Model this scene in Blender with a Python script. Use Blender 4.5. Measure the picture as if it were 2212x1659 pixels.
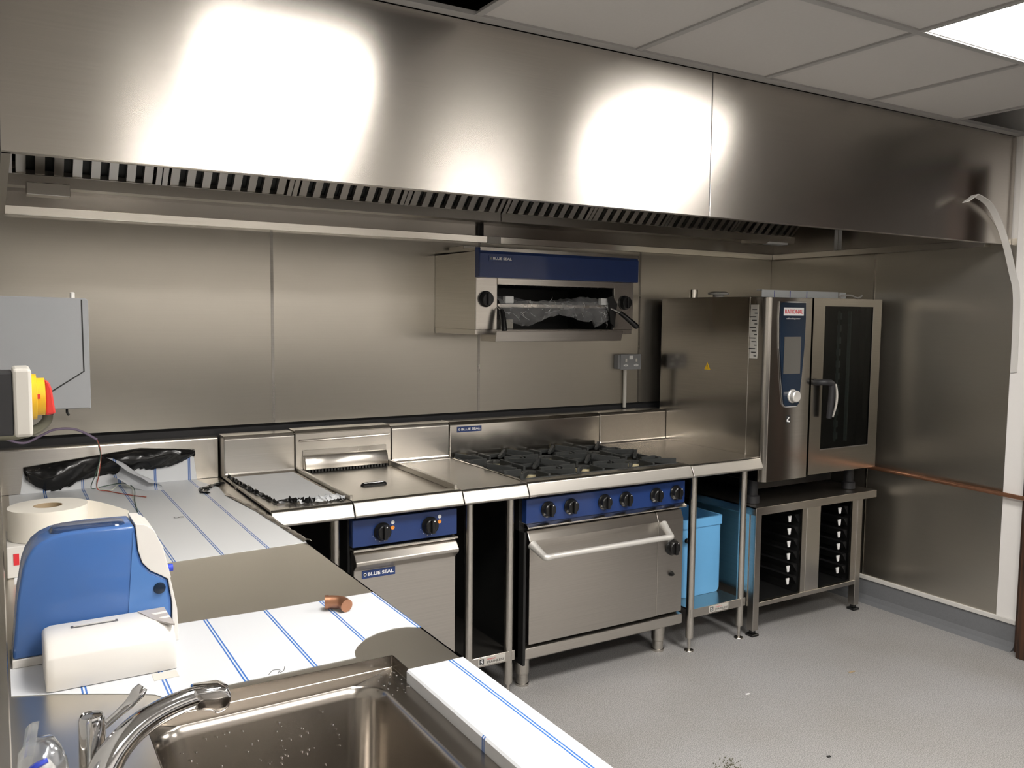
import bpy, bmesh, math, random
from mathutils import Vector, Matrix
for o in list(bpy.data.objects): bpy.data.objects.remove(o, do_unlink=True)
random.seed(7)
SC = bpy.context.scene
COL = SC.collection
# ------------------------------------------------------------------ camera
YAW, PITCH, ROLL, FPX = 0.5453, 0.0803, 0.0101, 1839.95
fw = Vector((math.sin(YAW)*math.cos(PITCH), math.cos(YAW)*math.cos(PITCH), -math.sin(PITCH)))
r0 = Vector((math.cos(YAW), -math.sin(YAW), 0)); u0 = r0.cross(fw)
rr = r0*math.cos(ROLL)+u0*math.sin(ROLL); uu = -r0*math.sin(ROLL)+u0*math.cos(ROLL)
cam_d = bpy.data.cameras.new('camera'); cam = bpy.data.objects.new('camera', cam_d); COL.objects.link(cam)
cam_d.sensor_width = 36; cam_d.lens = FPX/2212*36; cam_d.clip_start = 0.02
cam.matrix_world = Matrix(((rr.x, uu.x, -fw.x, -0.7963), (rr.y, uu.y, -fw.y, -3.6166), (rr.z, uu.z, -fw.z, 1.5995), (0, 0, 0, 1)))
SC.camera = cam
# ------------------------------------------------------------------ world, light level, exposure
w = bpy.data.worlds.new('world'); SC.world = w; w.use_nodes = True
w.node_tree.nodes['Background'].inputs[0].default_value = (0.5, 0.5, 0.5, 1)
w.node_tree.nodes['Background'].inputs[1].default_value = 0.05
PANEL_STRENGTH = 41.0
SC.view_settings.view_transform = 'Standard'; SC.view_settings.look = 'None'
SC.view_settings.exposure = 0.08; SC.view_settings.gamma = 1.0; SC.view_settings.use_curve_mapping = False
SC.cycles.max_bounces = 10; SC.cycles.diffuse_bounces = 4; SC.cycles.glossy_bounces = 5
SC.cycles.transparent_max_bounces = 12; SC.cycles.caustics_reflective = True; SC.cycles.sample_clamp_indirect = 6.0
SC.cycles.use_denoising = True
# ------------------------------------------------------------------ dimensions of the place
XR, XL, YB, YF = 3.39, -0.87, 0.155, -5.4      # right, left, back, front wall
YH, ZH, ZC = -1.325, 1.961, 2.47               # hood front, hood lower edge, ceiling
ZT = 0.915                                     # cooking line height
# ------------------------------------------------------------------ materials
def nt(name):
    m = bpy.data.materials.new(name); m.use_nodes = True
    n = m.node_tree.nodes; return m, n, m.node_tree.links, n['Principled BSDF']
def plain(name, col, rough=.5, metal=0., spec=.5, coat=0., trans=0., noise=0., nscale=20., ior=1.45):
    m, n, l, p = nt(name)
    p.inputs['Base Color'].default_value = (*col, 1); p.inputs['Roughness'].default_value = rough
    p.inputs['Metallic'].default_value = metal; p.inputs['Specular IOR Level'].default_value = spec
    p.inputs['Coat Weight'].default_value = coat; p.inputs['Transmission Weight'].default_value = trans
    p.inputs['IOR'].default_value = ior
    tc = n.new('ShaderNodeTexCoord'); tx = n.new('ShaderNodeTexNoise'); tx.inputs['Scale'].default_value = nscale
    tx.inputs['Detail'].default_value = 4
    mx = n.new('ShaderNodeMix'); mx.data_type = 'RGBA'; mx.blend_type = 'MULTIPLY'
    k = 1-noise
    mr = n.new('ShaderNodeMapRange'); mr.inputs['To Min'].default_value = k; mr.inputs['To Max'].default_value = 1+noise*.6
    l.new(tc.outputs['Object'], tx.inputs['Vector']); l.new(tx.outputs['Fac'], mr.inputs['Value'])
    mx.inputs[0].default_value = 1; mx.inputs[6].default_value = (*col, 1); l.new(mr.outputs[0], mx.inputs[7])
    l.new(mx.outputs[2], p.inputs['Base Color'])
    return m
def steel(name, col=(.60, .555, .50), rough=.3, aniso=.75, smudge=.12, grain=.02, sscale=2.2, turn=0.):
    """brushed stainless steel; UV u runs across the grain"""
    m, n, l, p = nt(name)
    p.inputs['Metallic'].default_value = 1
    uv = n.new('ShaderNodeUVMap'); uv.uv_map = 'UVMap'
    tg = n.new('ShaderNodeTangent'); tg.direction_type = 'UV_MAP'; tg.uv_map = 'UVMap'
    l.new(tg.outputs[0], p.inputs['Tangent']); p.inputs['Anisotropic'].default_value = aniso; p.inputs['Anisotropic Rotation'].default_value = turn
    mp = n.new('ShaderNodeMapping'); mp.inputs['Scale'].default_value = (260, 2.5, 1)
    l.new(uv.outputs[0], mp.inputs[0])
    g = n.new('ShaderNodeTexNoise'); g.inputs['Scale'].default_value = 1; g.inputs['Detail'].default_value = 3
    l.new(mp.outputs[0], g.inputs['Vector'])
    s = n.new('ShaderNodeTexNoise'); s.inputs['Scale'].default_value = sscale; s.inputs['Detail'].default_value = 5
    s.inputs['Roughness'].default_value = .6
    l.new(uv.outputs[0], s.inputs['Vector'])
    a = n.new('ShaderNodeMapRange'); a.inputs['From Min'].default_value = .3; a.inputs['From Max'].default_value = .7
    a.inputs['To Min'].default_value = rough*(1-smudge); a.inputs['To Max'].default_value = rough*(1+smudge)
    l.new(s.outputs['Fac'], a.inputs['Value']); l.new(a.outputs[0], p.inputs['Roughness'])
    b = n.new('ShaderNodeMapRange'); b.inputs['From Min'].default_value = .3; b.inputs['From Max'].default_value = .7
    b.inputs['To Min'].default_value = 1-grain*3; b.inputs['To Max'].default_value = 1+grain*2
    l.new(g.outputs['Fac'], b.inputs['Value'])
    mx = n.new('ShaderNodeMix'); mx.data_type = 'RGBA'; mx.blend_type = 'MULTIPLY'; mx.inputs[0].default_value = 1
    mx.inputs[6].default_value = (*col, 1); l.new(b.outputs[0], mx.inputs[7]); l.new(mx.outputs[2], p.inputs['Base Color'])
    return m
def film_mat(name, x0, col=(.57, .585, .61), line=(.02, .12, .42), pitch=.1345):
    """white protective film printed with pairs of thin blue lines; UV v is the width of the sheet"""
    m, n, l, p = nt(name)
    p.inputs['Roughness'].default_value = .35
    uv = n.new('ShaderNodeUVMap'); uv.uv_map = 'UVMap'; sp = n.new('ShaderNodeSeparateXYZ'); l.new(uv.outputs[0], sp.inputs[0])
    def mth(op, a, b=None):
        k = n.new('ShaderNodeMath'); k.operation = op
        for i, v in enumerate((a, b)):
            if v is None: continue
            if isinstance(v, (int, float)): k.inputs[i].default_value = v
            else: l.new(v, k.inputs[i])
        return k.outputs[0]
    v = mth('DIVIDE', mth('SUBTRACT', sp.outputs[1], x0-pitch/2), pitch)
    d = mth('MULTIPLY', mth('ABSOLUTE', mth('SUBTRACT', mth('FRACT', v), .5)), pitch)
    e = mth('LESS_THAN', mth('ABSOLUTE', mth('SUBTRACT', d, .0031)), .0016)
    mx = n.new('ShaderNodeMix'); mx.data_type = 'RGBA'; l.new(e, mx.inputs[0])
    mx.inputs[6].default_value = (*col, 1); mx.inputs[7].default_value = (*line, 1); l.new(mx.outputs[2], p.inputs['Base Color'])
    return m
def clear_mat(name, col, gloss=.25, rough=.12, milky=False):
    m, n, l, p = nt(name)
    t = n.new('ShaderNodeBsdfTransparent'); t.inputs[0].default_value = (*col, 1)
    if milky:
        p.inputs['Base Color'].default_value = (.85, .86, .87, 1); p.inputs['Roughness'].default_value = rough; p.inputs['Specular IOR Level'].default_value = 1
    else:
        p = n.new('ShaderNodeBsdfGlossy'); p.inputs['Color'].default_value = (.9, .92, .94, 1); p.inputs['Roughness'].default_value = rough
    mix = n.new('ShaderNodeMixShader'); fr = n.new('ShaderNodeLayerWeight'); fr.inputs[0].default_value = .45
    mr = n.new('ShaderNodeMapRange'); mr.inputs['To Min'].default_value = gloss*.5; mr.inputs['To Max'].default_value = min(1, gloss*2.6)
    l.new(fr.outputs['Facing'], mr.inputs['Value'])
    out = n['Material Output']; l.new(mr.outputs[0], mix.inputs[0]); l.new(t.outputs[0], mix.inputs[1]); l.new(p.outputs[0], mix.inputs[2])
    l.new(mix.outputs[0], out.inputs[0]); return m
def emit(name, col, s):
    m, n, l, p = nt(name)
    p.inputs['Base Color'].default_value = (.8, .8, .8, 1)
    p.inputs['Emission Color'].default_value = (*col, 1); p.inputs['Emission Strength'].default_value = s
    return m
def floor_mat():
    m, n, l, p = nt('safety_floor')
    tc = n.new('ShaderNodeTexCoord'); p.inputs['Roughness'].default_value = .55
    a = n.new('ShaderNodeTexNoise'); a.inputs['Scale'].default_value = 260; a.inputs['Detail'].default_value = 2
    b = n.new('ShaderNodeTexNoise'); b.inputs['Scale'].default_value = 1.6; b.inputs['Detail'].default_value = 6
    for t in (a, b): l.new(tc.outputs['Object'], t.inputs['Vector'])
    c1 = n.new('ShaderNodeValToRGB'); e = c1.color_ramp.elements
    e[0].position = .34; e[0].color = (.20, .198, .20, 1); e[1].position = .7; e[1].color = (.52, .51, .505, 1)
    c2 = n.new('ShaderNodeValToRGB'); e = c2.color_ramp.elements
    e[0].position = .3; e[0].color = (.86, .84, .80, 1); e[1].position = .65; e[1].color = (1, 1, 1, 1)
    l.new(a.outputs['Fac'], c1.inputs[0]); l.new(b.outputs['Fac'], c2.inputs[0])
    mx = n.new('ShaderNodeMix'); mx.data_type = 'RGBA'; mx.blend_type = 'MULTIPLY'; mx.inputs[0].default_value = 1
    l.new(c1.outputs[0], mx.inputs[6]); l.new(c2.outputs[0], mx.inputs[7]); l.new(mx.outputs[2], p.inputs['Base Color'])
    return m
def wood_mat(name, a, b):
    m, n, l, p = nt(name); p.inputs['Roughness'].default_value = .45
    tc = n.new('ShaderNodeTexCoord'); mp = n.new('ShaderNodeMapping'); mp.inputs['Scale'].default_value = (18, 18, 1.2)
    t = n.new('ShaderNodeTexNoise'); t.inputs['Scale'].default_value = 3; t.inputs['Detail'].default_value = 6
    l.new(tc.outputs['Object'], mp.inputs[0]); l.new(mp.outputs[0], t.inputs['Vector'])
    c = n.new('ShaderNodeValToRGB'); e = c.color_ramp.elements; e[0].position = .35; e[1].position = .65
    e[0].color = (*a, 1); e[1].color = (*b, 1); l.new(t.outputs['Fac'], c.inputs[0]); l.new(c.outputs[0], p.inputs['Base Color'])
    return m
M = {}
M['wallsteel'] = steel('wall_steel', (.55, .52, .46), .30, .75, 0, .006, 2.2, .25)
M['hoodsteel'] = steel('hood_steel', (.50, .468, .43), .25, .82, 0, .012)
M['steel'] = steel('stainless', (.60, .567, .52), .26, .6, 0)
M['polish'] = steel('polished_stainless', (.66, .63, .575), .17, .4, .05)
M['door'] = steel('door_stainless', (.50, .47, .43), .30, .75, .03)
M['counter'] = steel('counter_stainless', (.64, .605, .54), .28, .35, 0, 0, 7)
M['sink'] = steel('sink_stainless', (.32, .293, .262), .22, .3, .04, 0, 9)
M['plate'] = steel('griddle_stainless', (.60, .57, .52), .30, .3, 0)
M['ovensteel'] = steel('oven_stainless', (.41, .385, .35), .18, .4, .02)
M['filtersteel'] = steel('filter_stainless', (.60, .57, .53), .34, .3, 0, 0)
M['satin'] = plain('satin_bar', (.78, .76, .72), .38, .55)
M['nose'] = steel('nosing_stainless', (.54, .515, .475), .32, .8, 0, .01, 2.2, .25)
M['joint'] = steel('joint_stainless', (.36, .34, .31), .3, .5, .3, .02, 6)
M['chrome'] = plain('chrome', (.60, .60, .61), .08, 1)
M['blue'] = plain('blue_enamel', (.013, .038, .150), .28, 0, .5, .3, noise=.05)
M['navy'] = plain('navy_panel', (.007, .017, .036), .2)
M['black'] = plain('black_enamel', (.012, .012, .012), .4, noise=.1)
M['void'] = plain('dark_void', (.006, .006, .006), .9)
M['cast'] = plain('cast_iron', (.034, .036, .035), .55, noise=.3, nscale=60)
M['knob'] = plain('black_plastic', (.01, .01, .01), .28)
M['brass'] = plain('brass', (.85, .74, .46), .4, .5)
M['white'] = plain('white_plastic', (.66, .64, .61), .35, noise=.03)
M['paint'] = plain('white_paint', (.78, .75, .72), .6, noise=.03)
M['plaster'] = plain('grey_plaster', (.33, .32, .30), .8, noise=.06)
M['board'] = plain('white_wall_board', (.86, .835, .81), .4, noise=.02)
M['tile'] = plain('ceiling_tile_board', (.50, .483, .462), .9, noise=.04, nscale=90)
M['grid'] = plain('ceiling_grid_white', (.33, .322, .31), .5)
M['grey'] = plain('grey_housing', (.25, .255, .265), .45, noise=.04)
M['slotgrey'] = plain('slot_grey', (.07, .07, .075), .5)
M['ltgrey'] = plain('light_grey_housing', (.52, .50, .46), .45)
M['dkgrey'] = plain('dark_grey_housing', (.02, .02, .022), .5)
M['yellow'] = plain('yellow_plastic', (.72, .43, .02), .4)
M['red'] = plain('red_plastic', (.52, .035, .03), .4)
M['bin'] = plain('sky_blue_plastic', (.15, .43, .76), .45, noise=.03)
M['dispblue'] = plain('blue_translucent_plastic', (.05, .135, .37), .25, 0, .5, .2, noise=.12, nscale=6)
M['dispdark'] = plain('dark_blue_gloss', (.02, .045, .12), .12)
M['displight'] = plain('light_blue_plastic', (.075, .19, .46), .25, 0, .5, .2)
M['copper'] = plain('copper', (.40, .20, .12), .38, .9, noise=.35, nscale=25)
M['paper'] = plain('tissue_paper', (.82, .78, .70), .9, noise=.03)
M['card'] = plain('cardboard', (.42, .32, .20), .9)
M['film1'] = film_mat('protective_film_back', -.122, pitch=.133, col=(.72, .735, .75))
M['film2'] = film_mat('protective_film_front', -.005)
M['film3'] = film_mat('protective_film_strip', -.028, pitch=.4)
M['film4'] = plain('grey_film', (.60, .615, .63), .4, noise=.06)
M['blackfilm'] = plain('black_film', (.008, .008, .008), .18, noise=.2)
M['clear'] = clear_mat('clear_plastic', (.95, .95, .95), .26, .14, True)
M['bag'] = clear_mat('clear_bag', (.90, .91, .92), .36, .2)
M['glass'] = clear_mat('tinted_glass', (.34, .37, .36), .03, .04)
M['screen'] = plain('grey_screen', (.10, .095, .085), .15)
M['purple'] = plain('purple_cable', (.22, .17, .25), .5)
M['wred'] = plain('red_wire', (.40, .08, .05), .5)
M['wgreen'] = plain('green_wire', (.07, .12, .09), .5)
M['wwhite'] = plain('white_wire', (.66, .68, .58), .5)
M['hose'] = plain('grey_conduit', (.13, .125, .09), .4)
M['ink'] = plain('black_ink', (.02, .02, .02), .6)
M['inkblue'] = plain('blue_ink', (.03, .06, .5), .5)
M['inkwhite'] = plain('white_print', (.8, .8, .8), .5)
M['inkred'] = plain('red_print', (.65, .03, .04), .5)
M['trunk'] = plain('glossy_white_trunking', (.88, .92, .95), .3)
M['foam_glint'] = plain('white_foam_and_glint', (.80, .81, .80), .4)  # foam blocks, and the painted highlights on the wrap folds
M['orange'] = plain('orange_print', (.85, .30, .04), .5)
M['sticker'] = plain('yellow_sticker', (.85, .52, .02), .5)
M['skirt'] = plain('skirting_vinyl', (.17, .175, .185), .5, noise=.15, nscale=120)
M['cladding'] = plain('dark_reflection_grey', (.05, .05, .05), .5)  # grey of the added panel that darkens the steel's reflections
M['brown'] = wood_mat('dark_wood', (.02, .010, .006), (.075, .032, .015))
M['doorwood'] = wood_mat('door_wood', (.012, .009, .007), (.03, .02, .014))
M['floor'] = floor_mat()
M['light'] = emit('light_diffuser', (1., .962, .912), PANEL_STRENGTH)
M['alu'] = plain('white_light_frame', (.7, .7, .7), .4)
M['towel'] = plain('frosted_window', (.40, .37, .35), .25)
# ------------------------------------------------------------------ mesh helpers
WL = {}                                            # world location of every object
def link(o, parent, wl):
    COL.objects.link(o); WL[o.name] = Vector(wl)
    if parent is not None:
        o.parent = parent; o.location = Vector(wl)-WL[parent.name]
    else: o.location = wl
    return o
def tag(o, label=None, cat=None, group=None, kind=None):
    if label: o['label'] = label
    if cat: o['category'] = cat
    if group: o['group'] = group
    if kind: o['kind'] = kind
    return o
def thing(name, loc, label, cat, group=None, kind=None):
    return tag(link(bpy.data.objects.new(name, None), None, loc), label, cat, group, kind)
class MB:
    def __init__(s): s.v = []; s.f = []
    def add(s, vs, fs):
        b = len(s.v); s.v += [Vector(q) for q in vs]; s.f += [[b+i for i in f] for f in fs]; return s
    def box(s, x0, x1, y0, y1, z0, z1):
        x0, x1 = sorted((x0, x1)); y0, y1 = sorted((y0, y1)); z0, z1 = sorted((z0, z1))
        return s.add([(x0,y0,z0),(x1,y0,z0),(x1,y1,z0),(x0,y1,z0),(x0,y0,z1),(x1,y0,z1),(x1,y1,z1),(x0,y1,z1)],
                     [(0,3,2,1),(4,5,6,7),(0,1,5,4),(1,2,6,5),(2,3,7,6),(3,0,4,7)])
    def prism(s, pts, axis, lo, hi):
        """pts: polygon; axis 'x': (y,z), 'y': (x,z), 'z': (x,y)"""
        def P(a, b, c): return {'x': (c, a, b), 'y': (a, c, b), 'z': (a, b, c)}[axis]
        n = len(pts)
        return s.add([P(a, b, lo) for a, b in pts]+[P(a, b, hi) for a, b in pts],
                     [list(range(n))[::-1], list(range(n, 2*n))]+[(i, (i+1) % n, n+(i+1) % n, n+i) for i in range(n)])
    def cyl(s, p0, p1, r, r2=None, seg=18, cap=True):
        p0, p1 = Vector(p0), Vector(p1); r2 = r if r2 is None else r2
        d = (p1-p0).normalized(); a = d.orthogonal().normalized(); b = d.cross(a)
        vs = [p0+(a*math.cos(t)+b*math.sin(t))*r for t in [2*math.pi*i/seg for i in range(seg)]]
        vs += [p1+(a*math.cos(t)+b*math.sin(t))*r2 for t in [2*math.pi*i/seg for i in range(seg)]]
        fs = [(i, (i+1) % seg, seg+(i+1) % seg, seg+i) for i in range(seg)]
        if cap: fs += [list(range(seg))[::-1], list(range(seg, 2*seg))]
        return s.add(vs, fs)
    def lathe(s, prof, c, axis=(0, 0, 1), seg=24):
        """prof: (radius, height) pairs along axis from c"""
        c = Vector(c); d = Vector(axis).normalized(); a = d.orthogonal().normalized(); b = d.cross(a)
        vs = []; fs = []
        for r, h in prof:
            for i in range(seg):
                t = 2*math.pi*i/seg; vs.append(c+d*h+(a*math.cos(t)+b*math.sin(t))*max(r, 1e-5))
        for k in range(len(prof)-1):
            for i in range(seg):
                j = (i+1) % seg; fs.append((k*seg+i, k*seg+j, (k+1)*seg+j, (k+1)*seg+i))
        fs += [list(range(seg))[::-1], list(range((len(prof)-1)*seg, len(prof)*seg))]
        return s.add(vs, fs)
    def tube(s, pts, rad, seg=10, res=6, flat=1.0):
        P = [Vector(p) for p in pts]; R = rad if isinstance(rad, (list, tuple)) else [rad]*len(P)
        Q = []; RQ = []
        for i in range(len(P)-1):
            p0 = P[max(i-1, 0)]; p1 = P[i]; p2 = P[i+1]; p3 = P[min(i+2, len(P)-1)]
            for k in range(res):
                t = k/res; t2 = t*t; t3 = t2*t
                Q.append(.5*((2*p1)+(p2-p0)*t+(2*p0-5*p1+4*p2-p3)*t2+(3*p1-p0-3*p2+p3)*t3)); RQ.append(R[i]*(1-t)+R[i+1]*t)
        Q.append(P[-1]); RQ.append(R[-1])
        vs = []; fs = []; a = None
        for i, q in enumerate(Q):
            d = (Q[min(i+1, len(Q)-1)]-Q[max(i-1, 0)]).normalized()
            a = d.orthogonal().normalized() if a is None else (a-d*a.dot(d)).normalized()
            b = d.cross(a)
            for k in range(seg):
                t = 2*math.pi*k/seg; vs.append(q+(a*math.cos(t)+b*math.sin(t)*flat)*RQ[i])
        for i in range(len(Q)-1):
            for k in range(seg):
                j = (k+1) % seg; fs.append((i*seg+k, i*seg+j, (i+1)*seg+j, (i+1)*seg+k))
        fs += [list(range(seg))[::-1], list(range((len(Q)-1)*seg, len(Q)*seg))]
        return s.add(vs, fs)
    def grid(s, fn, nu, nv):
        vs = [fn(i/nu, j/nv) for j in range(nv+1) for i in range(nu+1)]
        return s.add(vs, [(j*(nu+1)+i, j*(nu+1)+i+1, (j+1)*(nu+1)+i+1, (j+1)*(nu+1)+i) for j in range(nv) for i in range(nu)])
    def loft(s, loops, cap0=False, cap1=True):
        n = len(loops[0]); vs = [q for L in loops for q in L]; fs = []
        for k in range(len(loops)-1):
            for i in range(n):
                j = (i+1) % n; fs.append((k*n+i, k*n+j, (k+1)*n+j, (k+1)*n+i))
        if cap0: fs.append(list(range(n))[::-1])
        if cap1: fs.append(list(range((len(loops)-1)*n, len(loops)*n)))
        return s.add(vs, fs)
    def build(s, name, mat, parent=None, bev=0., seg=1, smooth=False, solid=0., origin=None):
        bm = bmesh.new()
        xs = [p.x for p in s.v]; ys = [p.y for p in s.v]; zs = [p.z for p in s.v]
        c = Vector(((min(xs)+max(xs))/2, (min(ys)+max(ys))/2, min(zs))) if origin is None else Vector(origin)
        vv = [bm.verts.new(p-c) for p in s.v]
        for f in s.f:
            try: bm.faces.new([vv[i] for i in f])
            except ValueError: pass
        bmesh.ops.recalc_face_normals(bm, faces=bm.faces)
        if bev:
            ed = [e for e in bm.edges if len(e.link_faces) == 2 and e.calc_face_angle(0) > .5]
            bmesh.ops.bevel(bm, geom=ed, offset=bev, segments=seg, profile=.5, affect='EDGES', clamp_overlap=True)
        bm.normal_update()
        uvl = bm.loops.layers.uv.new('UVMap')
        for f in bm.faces:
            nx, ny, nz = (abs(t) for t in f.normal)
            for lp in f.loops:
                q = lp.vert.co+c
                lp[uvl].uv = (q.y, q.x) if nz >= nx and nz >= ny else ((q.z, q.x) if ny >= nx else (q.z, q.y))
            f.smooth = smooth
        me = bpy.data.meshes.new(name); bm.to_mesh(me); bm.free()
        if smooth: me.set_sharp_from_angle(angle=math.radians(38))
        me.materials.append(M[mat] if isinstance(mat, str) else mat)
        o = link(bpy.data.objects.new(name, me), parent, c)
        if solid:
            md = o.modifiers.new('thickness', 'SOLIDIFY'); md.thickness = solid; md.offset = 1
        return o
def box(name, x0, x1, y0, y1, z0, z1, mat, parent=None, bev=0., **k):
    return MB().box(x0, x1, y0, y1, z0, z1).build(name, mat, parent, bev, **k)
def inst(o, wl, parent):
    c = o.copy(); return link(c, parent, wl)
def text(name, body, org, right, up, h, mat, parent, wid=None, bold=0., lift=.0006):
    """lettering as a thin mesh: org = lower left corner, h = cap height, wid = total width"""
    cu = bpy.data.curves.new('lettering', 'FONT'); cu.body = body; cu.offset = bold; cu.extrude = .0
    t = bpy.data.objects.new('lettering', cu); COL.objects.link(t)
    me0 = t.to_mesh(); vs = [v.co.copy() for v in me0.vertices]; fs = [list(p.vertices) for p in me0.polygons]; t.to_mesh_clear()
    bpy.data.objects.remove(t, do_unlink=True); bpy.data.curves.remove(cu)
    x0 = min(v.x for v in vs); x1 = max(v.x for v in vs); y0 = min(v.y for v in vs); y1 = max(v.y for v in vs)
    sy = h/(y1-y0); sx = sy if wid is None else wid/(x1-x0)
    right = Vector(right).normalized(); up = Vector(up).normalized(); nrm = right.cross(up)
    m = MB(); m.add([Vector(org)+right*(v.x-x0)*sx+up*(v.y-y0)*sy+nrm*lift for v in vs], fs)
    return m.build(name, mat, parent, origin=org)
def rrect(x0, x1, y0, y1, r, z, n=6):
    L = []
    for cx, cy, a0 in ((x1-r, y1-r, 0), (x0+r, y1-r, 90), (x0+r, y0+r, 180), (x1-r, y0+r, 270)):
        for i in range(n+1):
            a = math.radians(a0+90*i/n); L.append(Vector((cx+r*math.cos(a), cy+r*math.sin(a), z)))
    return L
X, Y, Z = Vector((1, 0, 0)), Vector((0, 1, 0)), Vector((0, 0, 1))
def seal_badge(x, y, z, parent, wdt=.136, h=.027):
    """small blue badge with a ring and white letters, facing the room"""
    b = box('badge', x, x+wdt, y-.002, y, z, z+h, 'blue', parent, .0005)
    text('lettering', 'BLUE SEAL', (x+wdt*.17, y-.002, z+h*.30), X, Z, h*.44, 'inkwhite', b, wdt*.78, .03)
    MB().lathe([(h*.2, 0), (h*.2, .0006), (h*.13, .0006), (h*.13, 0)], (x+wdt*.09, y-.002, z+h*.5), (0, -1, 0), 14).build('emblem', 'inkwhite', b)
    return b
def knob(x, y, z, r, parent, mark=True, name='knob'):
    k = MB().lathe([(r, 0), (r*1.02, .006), (r*.86, .012), (r*.80, .026), (r*.7, .029)], (x, y, z), (0, -1, 0), 26).build(name, 'knob', parent, smooth=True)
    MB().box(x-r*.2, x+r*.2, y-.04, y-.026, z-r*.78, z+r*.78).build('grip', 'knob', k, .002)
    if mark: MB().lathe([(.0025, 0), (.0025, .0008)], (x+r*.10, y-.04, z+r*.66), (0, -1, 0), 10).build('pointer_mark', 'inkwhite', k)
    return k

# =================================================================== SETTING
tag(box('floor', XL-.1, XR+.3, YF, YB+.1, -.05, 0, 'floor'), 'grey speckled safety flooring of the kitchen', 'floor', kind='structure')
wb = tag(box('wall_back', XL-.1, XR+.2, YB+.008, YB+.1, 0, 2.9, 'void'), 'back wall clad in brushed stainless sheets', 'wall', kind='structure')
seams = [XL, .252, 1.293, 2.331, XR]
for a, b in zip(seams, seams[1:]):
    box('panel', a+.0015, b-.0015, YB, YB+.008, 1.112, 1.99, 'wallsteel', wb)
for a in seams[1:-1]:
    box('joint_strip', a-.006, a+.006, YB-.002, YB, 1.112, 1.957, 'joint', wb)
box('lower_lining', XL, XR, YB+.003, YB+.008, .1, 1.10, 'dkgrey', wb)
wr = tag(box('wall_right', XR+.008, XR+.1, YF, YB+.1, 0, 2.9, 'paint'), 'white right wall with stainless cladding beside the oven', 'wall', kind='structure')
rs = [YB, -.587, -1.352]
for a, b in zip(rs, rs[1:]):
    box('panel', XR, XR+.008, b+.001, a-.001, .15, 1.99, 'wallsteel', wr)
box('joint_strip', XR-.0015, XR, -.592, -.582, .15, 1.955, 'steel', wr)
box('white_board', XR, XR+.008, -3.6, -1.352, .15, 2.47, 'board', wr)
tag(box('wall_left', XL-.1, XL, YF, YB+.1, 0, 2.9, 'plaster'), 'left wall beside the counter, just outside the view', 'wall', kind='structure')
wf = tag(box('wall_front', XL-.1, XR+.2, YF-.1, YF, 0, 2.9, 'paint'), 'white wall behind the viewer', 'wall', kind='structure')
box('dark_reflection_panel', XL, XR, YF, YF+.01, .1, 1.25, 'cladding', wf)  # unseen dark panel, added to darken the low reflections in the back wall
def cove(): return [(XR+.008, 0), (XR+.008, .128), (XR-.004, .128), (XR-.006, .04), (XR-.016, .016), (XR-.045, 0)]
tag(MB().prism([(q[0], q[1]) for q in cove()], 'y', -1.45, YB).build('baseboard_right', 'skirt'), 'grey coved vinyl skirting along the right wall', 'skirting', kind='structure')
tag(MB().prism([(YB+.008, 0), (YB+.008, .13), (YB-.004, .13), (YB-.006, .04), (YB-.045, 0)], 'x', XL, XR-.02).build('baseboard_back', 'skirt'), 'grey coved vinyl skirting behind the cooking line', 'skirting', kind='structure')
tag(MB().box(XR-.012, XR+.002, -1.45, YB, .128, .15).build('trim_1', 'white', None, .002), 'thin white capping strip on the right skirting', 'trim', kind='structure')
tag(MB().box(XR-.09, XR+.01, -1.60, -1.50, 0, 2.35).box(XR-.02, XR+.01, -1.50, -1.455, 0, 2.35).build('trim_2', 'brown', None, .003), 'dark brown wooden door lining at the right edge', 'trim', kind='structure')
d1 = tag(box('door_1', XR-.05, XR-.005, -3.25, -1.60, 0.005, 2.42, 'doorwood'), 'dark wooden door in the right wall, outside the view', 'door', kind='structure')
for yy in (-2.4,):
    box('meeting_strip', XR-.056, XR-.05, yy-.03, yy+.03, .01, 2.4, 'brown', d1)
# ceiling: dark void slab, tiles, grid
ce = tag(box('ceiling', XL-.1, XR+.2, YF-.1, YB+.1, 2.9, 2.95, 'void'), 'suspended ceiling of white tiles in a grid', 'ceiling', kind='structure')
GX = [XL, -.76, -.16, .44, 1.04, 1.64, 2.24, 2.84, XR]
GY = [-1.365]+[-1.968-.6*i for i in range(6)]+[YF]
LIGHTS = [(2, 1), (5, 1), (2, 4), (5, 4)]
for j in range(len(GY)-1):
    for i in range(len(GX)-1):
        if (i, j) in LIGHTS or (j == 0 and i in (2, 7)): continue
        box('tile', GX[i]+.004, GX[i+1]-.004, GY[j+1]+.004, GY[j]-.004, ZC+.006, ZC+.02, 'tile', ce)
for gx in GX[1:-1]: box('grid_bar', gx-.012, gx+.012, GY[-1], GY[0], ZC, ZC+.006, 'grid', ce)
for gy in GY[1:-1]: box('grid_bar', XL, XR, gy-.012, gy+.012, ZC-.0004, ZC+.0056, 'grid', ce)
box('edge_trim', XL, XR, YH-.045, YH-.004, ZC-.001, ZC+.012, 'grid', ce)
MB().box(-.3, .44, -1.7, -1.66, 2.56, 2.6).box(.3, .34, -2, -1.37, 2.6, 2.62).box(2.9, 3.3, -1.6, -1.57, 2.6, 2.64).build('void_bracket', 'dkgrey', ce)
pn = ['square ceiling light panel glowing at the top right corner', 'square ceiling light panel above the counter, mirrored on the hood',
      'square ceiling light panel behind the viewer over the counter', 'square ceiling light panel behind the viewer over the floor']
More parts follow.
